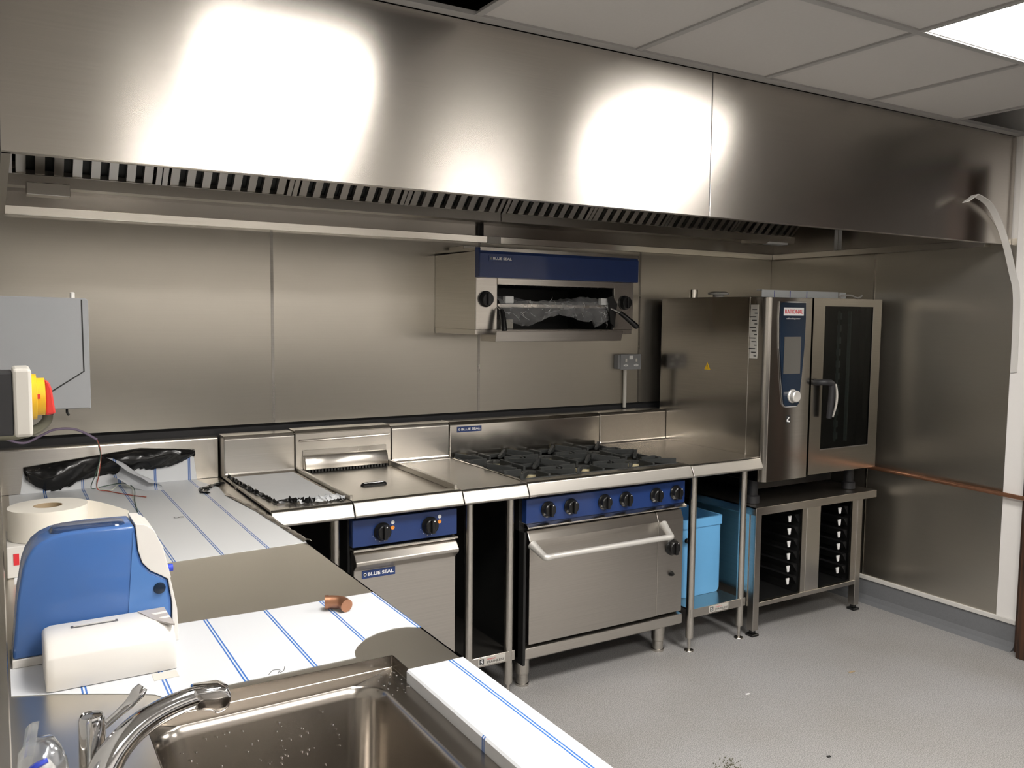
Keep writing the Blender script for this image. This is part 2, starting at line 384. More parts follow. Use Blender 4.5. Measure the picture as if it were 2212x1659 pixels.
for (i, j), lb in zip([(5, 1), (2, 1), (2, 4), (5, 4)], pn):
    x0, x1, y0, y1 = GX[i]+.006, GX[i+1]-.006, GY[j+1]+.006, GY[j]-.006
    t = thing('ceiling_light', ((x0+x1)/2, (y0+y1)/2, ZC+.005), lb, 'ceiling light', 'ceiling light panels')
    box('diffuser', x0+.012, x1-.012, y0+.012, y1-.012, ZC+.006, ZC+.009, 'light', t)
    MB().box(x0, x1, y0, y0+.012, ZC+.004, ZC+.03).box(x0, x1, y1-.012, y1, ZC+.004, ZC+.03).box(x0, x0+.012, y0, y1, ZC+.004, ZC+.03).box(x1-.012, x1, y0, y1, ZC+.004, ZC+.03).box(x0, x1, y0, y1, ZC+.026, ZC+.03).build('frame', 'alu', t)

# =================================================================== EXTRACTION HOOD
hx0 = -.772
hood = thing('extraction_hood', (1.3, YB, ZH), 'long stainless extraction hood over the cooking line', 'extractor hood')
for a, b in ((hx0, 1.416), (1.420, XR-.002)):
    p = MB().box(a, b, YH, YH+.012, ZH, ZC-.002).box(a, b, YH+.012, YH+.03, ZH, ZH+.008).build('front_panel', 'hoodsteel', hood, .0015)
MB().box(1.413, 1.423, YH+.002, YH+.01, ZH, ZC-.004).build('joint', 'dkgrey', hood)
box('end_panel', hx0, hx0+.02, YH+.012, YB-.001, ZH, ZC-.01, 'hoodsteel', hood)
box('end_panel', XR-.016, XR-.002, YH+.046, YB-.001, ZH+.03, ZC-.01, 'hoodsteel', hood)
box('canopy_top', hx0, XR-.003, YH+.012, YB-.001, ZC-.02, ZC-.004, 'hoodsteel', hood)
box('rear_panel', hx0+.02, XR-.016, .125, .14, ZH+.03, ZC-.02, 'hoodsteel', hood)
box('plenum_base', hx0+.02, 3.11, -.176, .125, 2.046, 2.054, 'hoodsteel', hood)
for a, b in ((hx0+.02, 1.176), (1.180, 3.12)):
    MB().prism([(-.252, 2.060), (-.248, 2.060), (-.248, 2.026), (-.18, 2.026), (-.18, 2.056), (-.176, 2.056), (-.176, 2.022), (-.252, 2.022)], 'x', a, b).build('gutter', 'steel', hood)
MB().box(3.10, 3.11, -.20, .125, 2.05, ZC-.02).build('plenum_end', 'hoodsteel', hood)
# rear and side flange (bright channel along the walls)
MB().prism([(YB-.052, 1.991), (YB-.049, 1.957), (YB-.001, 1.957), (YB-.001, 1.991)], 'x', hx0+.02, XR-.05).build('rear_flange', 'polish', hood, .002, 2)
MB().prism([(XR-.05, 1.991), (XR-.047, 1.957), (XR-.001, 1.957), (XR-.001, 1.991)], 'y', YH+.1, YB-.05).build('side_flange', 'steel', hood, .002, 2)
box('flange_clip', 1.31, 1.385, YB-.056, YB-.05, 1.955, 1.99, 'satin', hood, .001)
box('rear_bracket', 1.266, 1.286, .10, .125, 1.99, 2.046, 'dkgrey', hood)
box('grease_drawer', -.693, -.562, -.33, -.253, 1.985, 2.026, 'steel', hood, .002)
MB().prism([(2.69, 2.002), (2.80, 2.0), (2.83, 2.018), (2.69, 2.018)], 'y', -.33, -.253).build('grease_drawer', 'steel', hood)
box('label_strip', 2.84, 3.0, -.31, -.253, 2.006, 2.018, 'inkwhite', hood, .001)
MB().box(XR-.018, XR-.0162, -.345, -.323, 1.995, 2.11).box(XR-.018, XR-.0162, -.372, -.35, 1.995, 2.11).build('label_strip', 'inkwhite', hood)
# baffle filters, leaning forward as they rise
fl = [(-.748, -.262), (-.258, .218), (.222, .698), (.702, 1.174), (1.184, 1.66), (1.664, 2.138), (2.142, 2.618), (2.622, 3.096)]
fdir = Vector((0, -1, 1)).normalized(); fn = Vector((0, -1, -1)).normalized(); fb = Vector((0, -.236, 2.052)); FLN = .42
def along(m, x0, x1, s0, s1, d0, d1):
    q = lambda x, s, d: Vector((x, 0, 0))+fb+fdir*s+fn*d
    return m.add([q(x, s, d) for s in (s0, s1) for d in (d0, d1) for x in (x0, x1)],
                 [(0,1,3,2),(4,6,7,5),(0,4,5,1),(2,3,7,6),(0,2,6,4),(1,5,7,3)])
slat = rear = fr_ = None
for a, b in fl:
    pitch = (b-a-.03)/8
    wd = b-a
    fo = MB()
    for s in ((0, .018), (FLN-.018, FLN)): along(fo, a, b, s[0], s[1], -.02, .006)
    for c in (a, b-.018): along(fo, c, c+.018, 0, FLN, -.02, .006)
    f = fo.build('baffle_filter', 'filtersteel', hood)
    r_ = MB()
    for k in range(7):
        c = a+.015+pitch*(k+1); along(r_, c-.014, c+.014, .012, FLN-.012, -.032, -.029); along(r_, c-.014, c-.012, .012, FLN-.012, -.029, -.018); along(r_, c+.012, c+.014, .012, FLN-.012, -.029, -.018)
    r_.build('rear_baffles', 'cast', f)  # steel baffles coloured near-black to paint in the shade between slats
    along(MB(), a+.01, b-.01, .01, FLN-.01, -.075, -.07).build('shade_plate', 'black', f)  # black sheet added as the shade seen through the filter gaps
    for k in range(8):
        c = a+.015+pitch*(k+.5)
        if slat is None:
            sm = MB(); along(sm, c-.0145, c+.0145, .012, FLN-.012, -.002, .001)
            along(sm, c-.0145, c-.0125, .012, FLN-.012, -.022, -.002); along(sm, c+.0125, c+.0145, .012, FLN-.012, -.022, -.002)
            slat = sm.build('baffle', 'filtersteel', f); sx = c; sw = WL[slat.name].copy()
        else: inst(slat, sw+Vector((c-sx, 0, 0)), f)

# =================================================================== COOKING LINE
def bench_top(m_top, t, x0, x1, splash=True):
    MB().prism([(-.690, .906), (-.690, .915), (-.02, .915), (-.02, .906)], 'x', x0, x1).build('worktop', m_top, t, .001)
    MB().prism([(-.724, .864), (-.702, .909), (-.690, .915), (-.690, .903), (-.706, .857), (-.718, .857)], 'x', x0, x1).build('front_nosing', 'nose', t, .003, 2)
    MB().prism([(-.02, .905), (-.02, .917), (-.004, .921), (0, .93), (0, 1.072), (.012, 1.086), (.10, 1.086), (.10, .905)], 'x', x0, x1).build('splashback', m_top, t, .003, 2)
def infill(x0, x1, label, legx, shelf=True, plate=True):
    t = thing('infill_bench', ((x0+x1)/2, -.35, 0), label, 'bench')
    bench_top('steel', t, x0+.002, x1-.002)
    for lx in legx:
        for ly in (-.655, .03):
            l = MB().cyl((lx, ly, .075), (lx, ly, .905 if ly < 0 else .905), .019, seg=16).build('leg', 'steel', t, smooth=True)
            MB().lathe([(.024, 0), (.022, .004), (.008, .008), (.008, .06), (.019, .064), (.019, .078)], (lx, ly, 0), seg=14).build('adjustable_foot', 'steel', l, smooth=True)
    if shelf:
        a, b = legx
        MB().box(a-.005, b+.005, -.665, .04, .196, .204).prism([(-.672, .165), (-.668, .165), (-.668, .206), (-.672, .206)], 'x', a-.012, b+.022).build('undershelf', 'steel', t, .001)
    if plate:
        a, b = legx; c = (a+b)/2
        p = box('maker_plate', c-.058, c+.07, -.6735, -.672, .172, .203, 'ltgrey', t)
        text('lettering', 'STAINLESS', (c-.02, -.6737, .177), X, Z, .010, 'ink', p, .084, .01)
        text('lettering', 'SIMPLY', (c-.018, -.6737, .191), X, Z, .006, 'inkred', p, .042)
        q = box('emblem', c-.052, c-.032, -.6742, -.6735, .176, .199, 'ink', p)
        text('lettering', 'S', (c-.049, -.6742, .179), X, Z, .016, 'inkwhite', q, .013, .02)
    return t
b1 = infill(0, .30, 'narrow stainless bench left of the griddle, corner film still on it', (.05, .245), False, False)
b2 = infill(.75, 1.05, 'narrow stainless bench between the griddle and the range', (.805, .995))
b3 = infill(1.95, 2.412, 'stainless bench between the range and the combi oven', (2.012, 2.345))

# ---- griddle
g = thing('griddle', (.525, -.35, 0), 'electric griddle with blue control panel and two black knobs', 'griddle')
MB().box(.302, .748, -.635, .08, .12, .905).build('body', 'black', g)
MB().prism([(-.724, .864), (-.702, .911), (-.693, .917), (-.655, .917), (-.655, .905), (-.69, .90), (-.706, .857), (-.718, .857)], 'x', .302, .748).build('front_nosing', 'nose', g, .003, 2)
pl = MB().box(.302, .748, -.66, -.004, .895, .906).build('cooking_plate', 'plate', g, .001)
for a in (.302, .736): MB().box(a, a+.012, -.66, -.004, .9062, .932).build('side_wall', 'plate', g, .002)
MB().box(.302, .748, 0, .10, .905, 1.078).prism([(0, 1.078), (.10, 1.078), (.10, 1.092), (.014, 1.092)], 'x', .302, .748).build('splashback', 'steel', g, .002)
MB().tube([(.345, -.001, 1.045), (.347, -.008, 1.046), (.71, -.008, 1.050), (.712, -.001, 1.051)], .004, 8, 3).build('splash_rib', 'steel', g, smooth=True)
MB().box(.332, .722, -.004, .001, .978, 1.004).build('hood_slot', 'joint', g, .001)
MB().prism([(0, .984), (-.016, .980), (-.027, .968), (-.034, .948), (-.036, .922), (0, .922)], 'x', .336, .720).build('grease_hood', 'steel', g, .002, 2, smooth=True)
teeth = MB()
for k in range(26): teeth.box(.35+.0145*k, .358+.0145*k, -.030, -.004, .908, .922)
teeth.box(.336, .722, -.01, -.003, .907, .922).build('drain_comb', 'black', g)
cp = box('control_panel', .308, .742, -.672, -.636, .735, .838, 'blue', g, .002)
for kx in (.425, .622):
    knob(kx, -.672, .785, .034, g)
    for i, mt in enumerate(('inkwhite', 'orange')):
        MB().lathe([(.0075, 0), (.0075, .0012), (.005, .0016), (.003, .0006)], (kx+.043, -.672, .814-.02*i), (0, -1, 0), 16).build('indicator', mt, cp)
    for k in range(5):
        a = math.radians(200+28*k); MB().lathe([(.0014, 0), (.0014, .0006)], (kx+.0395*math.cos(a), -.672, .785+.0395*math.sin(a)), (0, -1, 0), 8).build('dial_mark', 'inkwhite', cp)
gd = MB().prism([(-.64, .125), (-.668, .125), (-.668, .645), (-.700, .672), (-.70, .684), (-.678, .707), (-.66, .715), (-.64, .715)], 'x', .312, .738).build('door', 'door', g, .003, 2)
box('panel_lip', .308, .745, -.68, -.64, .718, .728, 'polish', g, .002)
seal_badge(.345, -.668, .612, gd, .134, .030)
for lx in (.36, .69):
    MB().lathe([(.03, .12), (.03, .05), (.022, .046), (.022, 0)][::-1], (lx, -.57, 0), seg=16).build('leg', 'steel', g, smooth=True)
    MB().lathe([(.022, 0), (.022, .046), (.03, .05), (.03, .12)], (lx, 0, 0), seg=16).build('leg', 'steel', g, smooth=True)

# ---- range
rg = thing('range_cooker', (1.5, -.35, 0), 'six burner range cooker with blue control panel and oven below', 'cooker')
MB().box(1.054, 1.946, -.635, .08, .15, .862).build('body', 'black', rg)
MB().prism([(-.724, .864), (-.702, .911), (-.693, .917), (-.638, .917), (-.638, .87), (-.706, .857), (-.718, .857)], 'x', 1.052, 1.948).build('front_nosing', 'nose', rg, .003, 2)
for a in (1.052, 1.934): MB().box(a, a+.014, -.64, -.002, .87, .918).build('hob_side', 'polish', rg, .0015)
box('hob_well', 1.066, 1.934, -.638, -.002, .862, .872, 'black', rg)
rsb = MB().prism([(0, .905), (0, 1.07), (.014, 1.087), (.10, 1.087), (.10, .905)], 'x', 1.052, 1.948).build('splashback', 'polish', rg, .003, 2)
seal_badge(1.09, 0, 1.035, rsb, .135, .027)
ps = bu = None
for iy, cy in enumerate((-.475, -.165)):
    for ix, cx in enumerate((1.21, 1.50, 1.79)):
        if ps is None:
            m = MB(); hw = .142; hd = .152
            for sx_ in (-1, 1):
                m.box(cx+sx_*hw-.006, cx+sx_*hw+.006, cy-hd, cy+hd, .900, .918)
                m.box(cx-hw, cx+hw, cy+sx_*hd-.006, cy+sx_*hd+.006, .900, .918)
                m.box(cx-.006, cx+.006, cy+sx_*.05, cy+sx_*hd, .895, .928)
                m.box(cx+sx_*.05, cx+sx_*hw, cy-.006, cy+.006, .895, .928)
                m.box(cx+sx_*hw-.01, cx+sx_*hw+.01, cy-.03, cy+.03, .90, .925); m.box(cx+sx_*hw-.008, cx+sx_*hw+.008, cy-hd, cy-hd+.02, .872, .905); m.box(cx+sx_*hw-.008, cx+sx_*hw+.008, cy+hd-.02, cy+hd, .872, .905)
                for sy_ in (-1, 1):
                    p0 = Vector((cx+sx_*.045, cy+sy_*.045, 0)); p1 = Vector((cx+sx_*(hw-.004), cy+sy_*(hd-.004), 0)); d = (p1-p0).normalized(); nn = Vector((-d.y, d.x, 0))*.007
                    vs = [p0-nn+Z*.912, p0+nn+Z*.912, p1+nn+Z*.905, p1-nn+Z*.905, p0-nn+Z*.926, p0+nn+Z*.926, p1+nn+Z*.938, p1-nn+Z*.938]
                    m.add(vs, [(0,3,2,1),(4,5,6,7),(0,1,5,4),(1,2,6,5),(2,3,7,6),(3,0,4,7)])
            ps = m.build('pot_stand', 'cast', rg, .002); pw = WL[ps.name].copy(); c0 = Vector((cx, cy, 0))
            bu = MB().lathe([(.03, .872), (.048, .876), (.052, .884), (.052, .902), (.048, .905), (.02, .905)], (cx, cy, 0), seg=22).build('burner', 'brass', rg, smooth=True); bw = WL[bu.name].copy()
            bc = MB().lathe([(.040, .905), (.040, .911), (.03, .914), (.004, .915)], (cx, cy, 0), seg=22).build('burner_cap', 'cast', bu, smooth=True); cw = WL[bc.name].copy()
        else:
            d = Vector((cx, cy, 0))-c0; inst(ps, pw+d, rg); q = inst(bu, bw+d, rg); inst(bc, cw+d, q)
rcp = box('control_panel', 1.066, 1.944, -.672, -.636, .735, .838, 'blue', rg, .002)
for kx in (1.172, 1.290, 1.470, 1.588, 1.765, 1.885): knob(kx, -.672, .787, .034, rg)
MB().prism([(-.69, .722), (-.668, .735), (-.636, .735), (-.636, .715), (-.686, .715)], 'x', 1.066, 1.944).build('panel_lip', 'polish', rg, .0015)
rd = MB().prism([(-.64, .215), (-.676, .215), (-.676, .66), (-.655, .70), (-.64, .70)], 'x', 1.082, 1.782).build('oven_door', 'door', rg, .003, 2)
MB().cyl((1.118, -.752, .607), (1.79, -.752, .607), .0125, seg=16).build('handle_bar', 'satin', rd, smooth=True)
for hx, s_ in ((1.105, 1), (1.803, -1)):
    MB().tube([(hx-.01*s_, -.674, .645), (hx-.004*s_, -.70, .632), (hx+.004*s_, -.735, .613), (hx+.012*s_, -.752, .607), (hx+.045*s_, -.752, .607)], [.021, .017, .015, .0145, .0125], 14, 5).build('handle_bracket', 'satin', rd, smooth=True)
rsp = MB().prism([(-.64, .215), (-.672, .215), (-.672, .66), (-.655, .70), (-.64, .70)], 'x', 1.786, 1.94).build('side_panel', 'door', rg, .002)
knob(1.872, -.672, .530, .038, rg); MB().lathe([(.013, 0), (.011, .012), (.006, .02)], (1.868, -.672, .405), (0, -1, 0), 14).build('ignition_button', 'knob', rg, smooth=True)
MB().prism([(-.63, .13), (-.675, .155), (-.675, .20), (-.63, .205)], 'x', 1.066, 1.944).build('bottom_rail', 'steel', rg, .002)
MB().box(1.054, 1.066, -.675, -.60, .13, .70).build('door_jamb', 'black', rg)
for lx in (1.115, 1.885):
    for ly in (-.575, .0):
        MB().lathe([(.030, 0), (.030, .01), (.026, .012), (.026, .05), (.031, .056), (.033, .15)], (lx, ly, 0), seg=18).build('leg', 'steel', rg, smooth=True)

# =================================================================== SALAMANDER GRILL
sg = thing('salamander_grill', (1.5, YB, 1.5), 'wall mounted salamander grill with a blue canopy', 'grill')
MB().box(1.046, 1.052, -.255, .154, 1.535, 1.885).build('side_panel', 'steel', sg, .001)
MB().box(1.938, 1.944, -.255, .154, 1.535, 1.885).build('side_panel', 'steel', sg, .001)
MB().prism([(-.30, 1.90), (.154, 1.905), (.154, 1.895), (-.30, 1.885)], 'x', 1.046, 1.944).build('top_panel', 'steel', sg)
MB().box(1.11, 1.40, -.02, .13, 1.9, 1.928).build('flue_box', 'steel', sg, .002)
MB().prism([(-.262, 1.768), (-.305, 1.768), (-.305, 1.872), (-.290, 1.900), (-.262, 1.902)], 'x', 1.040, 1.940).build('canopy', 'blue', sg, .003, 2)
seal_badge(1.085, -.305, 1.838, sg, .125, .026)
MB().box(1.046, 1.155, -.262, -.255, 1.535, 1.768).build('front_stile', 'steel', sg, .001)
MB().box(1.822, 1.944, -.262, -.255, 1.535, 1.768).build('front_stile', 'steel', sg, .001)
MB().box(1.155, 1.822, -.268, -.255, 1.738, 1.768).build('lintel', 'steel', sg, .001)
MB().box(1.155, 1.16, -.255, .13, 1.535, 1.76).box(1.817, 1.822, -.255, .13, 1.535, 1.76).box(1.155, 1.822, .125, .13, 1.535, 1.76).box(1.155, 1.822, -.255, .13, 1.755, 1.76).build('grill_cavity', 'black', sg)
MB().box(1.046, 1.944, -.255, .15, 1.512, 1.535).build('base_panel', 'steel', sg, .001)
m = MB()
for k in range(16): m.box(1.175+.04*k, 1.181+.04*k, -.24, .1, 1.735, 1.741)
m.box(1.16, 1.817, -.24, -.234, 1.742, 1.748).build('element_bars', 'dkgrey', sg)
m = MB()
for k in range(22): m.cyl((1.18+.029*k, -.24, 1.645), (1.18+.029*k, .1, 1.645), .003, seg=6)
m.box(1.165, 1.812, -.25, -.236, 1.638, 1.652).box(1.165, 1.812, .09, .104, 1.638, 1.652).build('grill_rack', 'steel', sg)
MB().prism([(-.20, 1.513), (-.33, 1.513), (-.345, 1.53), (-.348, 1.53), (-.336, 1.482), (-.20, 1.482)], 'x', 1.105, 1.815).build('drip_tray', 'door', sg, .002)
knob(1.095, -.262, 1.672, .036, sg, False); knob(1.888, -.262, 1.668, .035, sg, False)
h1 = MB().cyl((1.160, -.255, 1.64), (1.158, -.30, 1.620), .005, seg=10).build('lever', 'chrome', sg, smooth=True)
MB().tube([(1.158, -.298, 1.622), (1.158, -.31, 1.60), (1.157, -.325, 1.54), (1.157, -.327, 1.53)], [.0105, .0125, .0135, .012], 12, 4).build('handle_grip', 'knob', h1, smooth=True)
h2 = MB().cyl((1.775, -.255, 1.65), (1.825, -.31, 1.618), .006, seg=10).build('lever', 'chrome', sg, smooth=True)
MB().tube([(1.823, -.31, 1.619), (1.845, -.325, 1.598), (1.893, -.345, 1.556), (1.90, -.347, 1.55)], [.0105, .0125, .0145, .013], 12, 4).build('handle_grip', 'knob', h2, smooth=True)
MB().prism([(1.79, 1.57), (1.815, 1.545), (1.83, 1.66), (1.80, 1.70), (1.775, 1.69)], 'y', -.28, -.27).build('lever_plate', 'black', sg)
MB().box(1.33, 1.40, .0, .05, 1.536, 1.58).build('paper_tag', 'paper', sg)
# crumpled clear wrap over the grill rack
rn = random.Random(3); hh = [[rn.uniform(-1, 1) for _ in range(40)] for _ in range(24)]
def wrap(u, v):
    x = 1.175+.63*u; drop = .10*(.35+.65*abs(math.sin(2.6*u+.4)))*(1+.35*math.sin(9*u))
    if u > .86: drop += .035
    i, j = int(u*36), int(v*16); n = hh[j][i]*.8+.6*math.sin(31*u+9*v)*math.sin(17*v-8*u)
    if v < .5: return Vector((x, .03-.27*(v*2)+.006*n, 1.675+.012*math.sin(7*u+5*v)+.010*n))
    t = (v-.5)*2; return Vector((x+.006*n, -.245-.012*math.sin(t*3)+.010*n, 1.668-drop*t+.004*n))
pw_ = tag(MB().grid(wrap, 36, 16).build('plastic_wrap', 'clear', None, smooth=True), 'crumpled clear plastic wrap left on the grill rack', 'plastic wrap')
for a in (1.20, 1.745): box('foam_block', a, a+.045, -.262, -.235, 1.655, 1.688, 'foam_glint', pw_, .003)
m = MB(); rn = random.Random(31)
for k in range(26):
    u = rn.uniform(.06, .96); x = 1.175+.63*u; z = rn.uniform(1.60, 1.675); dx = rn.uniform(-.05, .05); dz = rn.uniform(-.035, .02)
    m.tube([(x, -.265, z), (x+dx*.5, -.270, z+dz*.5+rn.uniform(-.006, .006)), (x+dx, -.266, z+dz)], [.0004, .0016, .0004], 5, 4, .5)
for k in range(9):
    x = 1.74+rn.uniform(0, .05); z = 1.545+.013*k; m.tube([(x, -.268, z), (x+rn.uniform(-.012, .012), -.272, z+.014), (x+rn.uniform(-.015, .015), -.268, z+.026)], [.0004, .0018, .0004], 5, 3, .5)
m.build('fold_highlights', 'foam_glint', pw_, smooth=True)['kind'] = 'stuff'  # white slivers stand in for bright glints along the wrap's creases

# =================================================================== SOCKET
so = thing('wall_socket', (2.24, YB, 1.09), 'metal double wall socket with conduit beside the oven', 'socket')
MB().box(2.155, 2.30, .115, YB, 1.308, 1.388).build('back_box', 'grey', so, .004, 2)
fp = MB().box(2.168, 2.315, .109, .115, 1.304, 1.391).build('faceplate', 'grey', so, .004, 2)
for sx_ in (2.205, 2.278):
    MB().box(sx_-.006, sx_+.006, .105, .109, 1.348, 1.366).build('switch', 'white', fp, .001)
    MB().box(sx_-.016, sx_-.007, .108, .1092, 1.324, 1.332).box(sx_+.007, sx_+.016, .108, .1092, 1.324, 1.332).box(sx_-.004, sx_+.004, .108, .1092, 1.322, 1.336).build('socket_slots', 'inkwhite', fp)
MB().box(2.229, 2.254, .1075, .1092, 1.362, 1.382).build('fuse_label', 'inkwhite', fp)
MB().cyl((2.225, .14, 1.09), (2.225, .14, 1.308), .010, seg=14).build('conduit', 'ltgrey', so, smooth=True)

# =================================================================== COMBI OVEN AND STAND
ov = thing('combi_oven', (2.85, -.33, .66), 'tall stainless combi oven with dark glass door', 'oven')
def ovprof(x0, x1, yb_, yf_, r, n=6):
    L = [(x1, yb_), (x0, yb_)]
    for i in range(n+1):
        a = math.radians(180+90*i/n); L.append((x0+r+r*math.cos(a), yf_+r+r*math.sin(a)))
    L += [(x1, yf_)]; return L
MB().box(2.412, 3.278, -.60, .06, .785, 1.705).build('body', 'ovensteel', ov, .004)
MB().prism(ovprof(2.412, 2.728, -.60, -.715, .035), 'z', .79, 1.70).build('control_column', 'ovensteel', ov, smooth=True)
dr = thing_door = MB()
wx0, wx1, wz0, wz1 = 2.822, 3.205, .928, 1.663
dr.box(2.736, wx0, -.72, -.665, .80, 1.703).box(wx1, 3.278, -.72, -.665, .80, 1.703).box(wx0, wx1, -.72, -.665, wz1, 1.703).box(wx0, wx1, -.72, -.665, .80, wz0)
dr = dr.build('door', 'ovensteel', ov)
box('window_pane', wx0+.001, wx1-.001, -.716, -.711, wz0+.001, wz1-.001, 'glass', dr)
MB().box(wx0-.004, wx1+.004, -.7205, -.718, wz0-.006, wz0).box(wx1, wx1+.003, -.7205, -.718, wz0, wz1).build('window_gasket', 'chrome', dr)
MB().box(wx0, wx1, -.665, -.66, wz0, wz1).box(wx0, wx0+.03, -.70, -.665, wz0, wz1).box(wx1-.03, wx1, -.70, -.665, wz0, wz1).build('cavity', 'black', ov)
m = MB()
for k in range(11):
    zz = .965+.063*k; m.box(2.985, 3.0, -.685, -.668, zz, zz+.035)
m.box(3.07, 3.078, -.685, -.668, .95, 1.64).box(2.99, 2.993, -.680, -.668, .95, 1.64).build('rack', 'inkwhite', ov)
MB().box(2.7285, 2.7355, -.70, -.62, .80, 1.70).build('door_gap', 'void', ov)
shp = lambda e: [(2.490-e, 1.676+e), (2.668+e, 1.676+e), (2.672+e, 1.60), (2.668+e, 1.45), (2.655+e, 1.30), (2.642+e, 1.175), (2.63, 1.163-e), (2.55, 1.163-e), (2.535-e, 1.175), (2.515-e, 1.30), (2.496-e, 1.45), (2.488-e, 1.60)]
cpn = MB().prism(shp(.007), 'y', -.722, -.715).build('control_panel', 'chrome', ov, .001)
MB().prism(shp(0), 'y', -.726, -.722).build('panel_face', 'navy', cpn)
box('touch_screen', 2.520, 2.640, -.728, -.726, 1.325, 1.508, 'screen', cpn)
lg = box('maker_badge', 2.508, 2.652, -.7285, -.726, 1.613, 1.652, 'inkwhite', cpn, .0008)
text('lettering', 'RATIONAL', (2.515, -.7286, 1.622), X, Z, .021, 'inkred', lg, .130, .025)
text('lettering', 'selfcookingcenter', (2.530, -.7262, 1.592), X, Z, .010, 'inkwhite', cpn, .100)
MB().lathe([(.034, 0), (.034, .006), (.029, .010), (.029, .030), (.024, .034), (.012, .031), (.002, .030)], (2.590, -.726, 1.213), (0, -1, 0), 28).build('dial', 'satin', cpn, smooth=True)
ic = box('water_symbol', 2.565, 2.595, -.7165, -.715, 1.075, 1.115, 'ink', ov)
MB().prism([(2.569, 1.085), (2.591, 1.08), (2.591, 1.087), (2.576, 1.091), (2.588, 1.104), (2.583, 1.109), (2.569, 1.094)], 'y', -.7171, -.7165).build('symbol', 'inkwhite', ic)
hd = MB().tube([(2.765, -.715, 1.275), (2.768, -.745, 1.277), (2.79, -.765, 1.278), (2.828, -.768, 1.272), (2.838, -.768, 1.245), (2.835, -.765, 1.16), (2.832, -.76, 1.092)], [.016, .016, .016, .017, .017, .016, .013], 12, 5).build('door_handle', 'dkgrey', dr, smooth=True)
MB().tube([(2.846, -.782, 1.268), (2.853, -.786, 1.22), (2.850, -.785, 1.16), (2.842, -.775, 1.10)], [.009, .013, .012, .008], 10, 5, .5).build('handle_insert', 'ltgrey', hd, smooth=True)
wn = MB().prism([(-.335, 1.325), (-.293, 1.325), (-.314, 1.362)], 'x', 2.4105, 2.412).build('warning_sticker', 'sticker', ov)
MB().prism([(-.314, 1.352), (-.318, 1.343), (-.314, 1.343), (-.317, 1.331), (-.309, 1.345), (-.313, 1.345), (-.310, 1.352)], 'x', 2.410, 2.4105).build('flash_symbol', 'ink', wn)
lb = MB().box(2.4105, 2.412, -.655, -.605, 1.40, 1.665).build('rating_label', 'ltgrey', ov)
m = MB()
for k in range(14):
    zz = 1.41+.0175*k; a = -.65+.004*(k % 3); m.box(2.410, 2.4105, a, a+.018+.012*((k*7) % 3), zz, zz+.005)
m.build('label_print', 'ink', lb)
MB().lathe([(.024, 0), (.024, .045), (.019, .045), (.019, .002)], (2.50, -.10, 1.705), seg=20).build('vent_pipe', 'polish', ov, smooth=True)
MB().lathe([(.03, 0), (.03, .018), (.056, .020), (.058, .03), (.04, .036), (.004, .037)], (2.63, -.16, 1.705), seg=24).build('vent_cap', 'white', ov, smooth=True)
MB().tube([(3.05, -.62, 1.707), (3.08, -.62, 1.722), (3.15, -.62, 1.725), (3.20, -.62, 1.712), (3.235, -.62, 1.722), (3.24, -.62, 1.73)], .005, 8, 4).build('cable_clip', 'white', ov, smooth=True)
for fx in (2.47, 3.22):
    for fy in (-.60, -.03): MB().lathe([(.036, .665), (.036, .70), (.026, .704), (.026, .786)], (fx, fy, 0), seg=16).build('foot', 'dkgrey', ov, smooth=True)
MB().box(2.60, 3.20, -.5, 0, .70, .785).build('drain_box', 'black', ov)
tr = tag(MB().box(2.60, 3.20, -.50, -.497, 1.708, 1.745).box(2.60, 3.20, -.50, -.46, 1.743, 1.746).box(2.60, 3.20, -.50, -.46, 1.7065, 1.709).build('trunking_length', 'trunk', None, .001), 'white trunking length lying on top of the combi oven', 'trunking')
m = MB()
for a in (2.69, 2.81, 2.94): m.box(a, a+.003, -.5012, -.50, 1.709, 1.744)
m.build('joint_line', 'inkblue', tr)
tag(MB().box(3.21, 3.265, -.50, -.497, 1.708, 1.744).box(3.21, 3.265, -.50, -.46, 1.742, 1.745).box(3.21, 3.265, -.50, -.46, 1.7065, 1.709).build('trunking_offcut', 'trunk', None, .001), 'short white trunking offcut at the end of the oven top', 'trunking')

st = thing('oven_stand', (2.85, -.33, 0), 'open stainless stand with tray runners under the combi oven', 'stand')
MB().box(2.392, 3.33, -.70, .06, .655, .662).box(2.392, 3.33, -.702, -.694, .622, .662).box(2.392, 2.398, -.70, .06, .622, .662).box(3.324, 3.33, -.70, .06, .622, .662).build('top', 'door', st, .001)
for lx in (2.405, 3.19):
    for ly in (-.69, .01):
        l = box('leg', lx, lx+.04, ly, ly+.04, .03, .655, 'door', st, .001)
        MB().box(lx-.004, lx+.044, ly-.004, ly+.044, 0, .012).box(lx+.008, lx+.032, ly+.008, ly+.032, .012, .03).build('foot', 'knob', l, .002)
MB().box(2.4, 2.405, -.65, .01, .15, .655).build('side_panel', 'polish', st)
MB().box(3.23, 3.235, -.65, .01, .15, .655).build('side_panel', 'steel', st)
MB().box(2.445, 3.19, .02, .025, .16, .655).build('back_panel', 'black', st)
MB().box(2.445, 3.19, -.69, -.665, .150, .172).build('bottom_rail', 'door', st, .001)
MB().box(2.445, 3.19, -.66, .02, .155, .163).build('base_shelf', 'black', st)
MB().box(2.788, 2.893, -.685, -.68, .172, .622).build('centre_panel', 'steel', st, .001)
for a, b in ((2.445, 2.449), (2.76, 2.764), (2.90, 2.904), (3.186, 3.19)): MB().box(a, b, -.675, .02, .165, .65).build('rack_panel', 'black', st)
for a, b in ((2.755, 2.788), (3.155, 3.19)): MB().box(a, b, -.682, -.67, .172, .622).build('upright_strip', 'door', st)
run = None
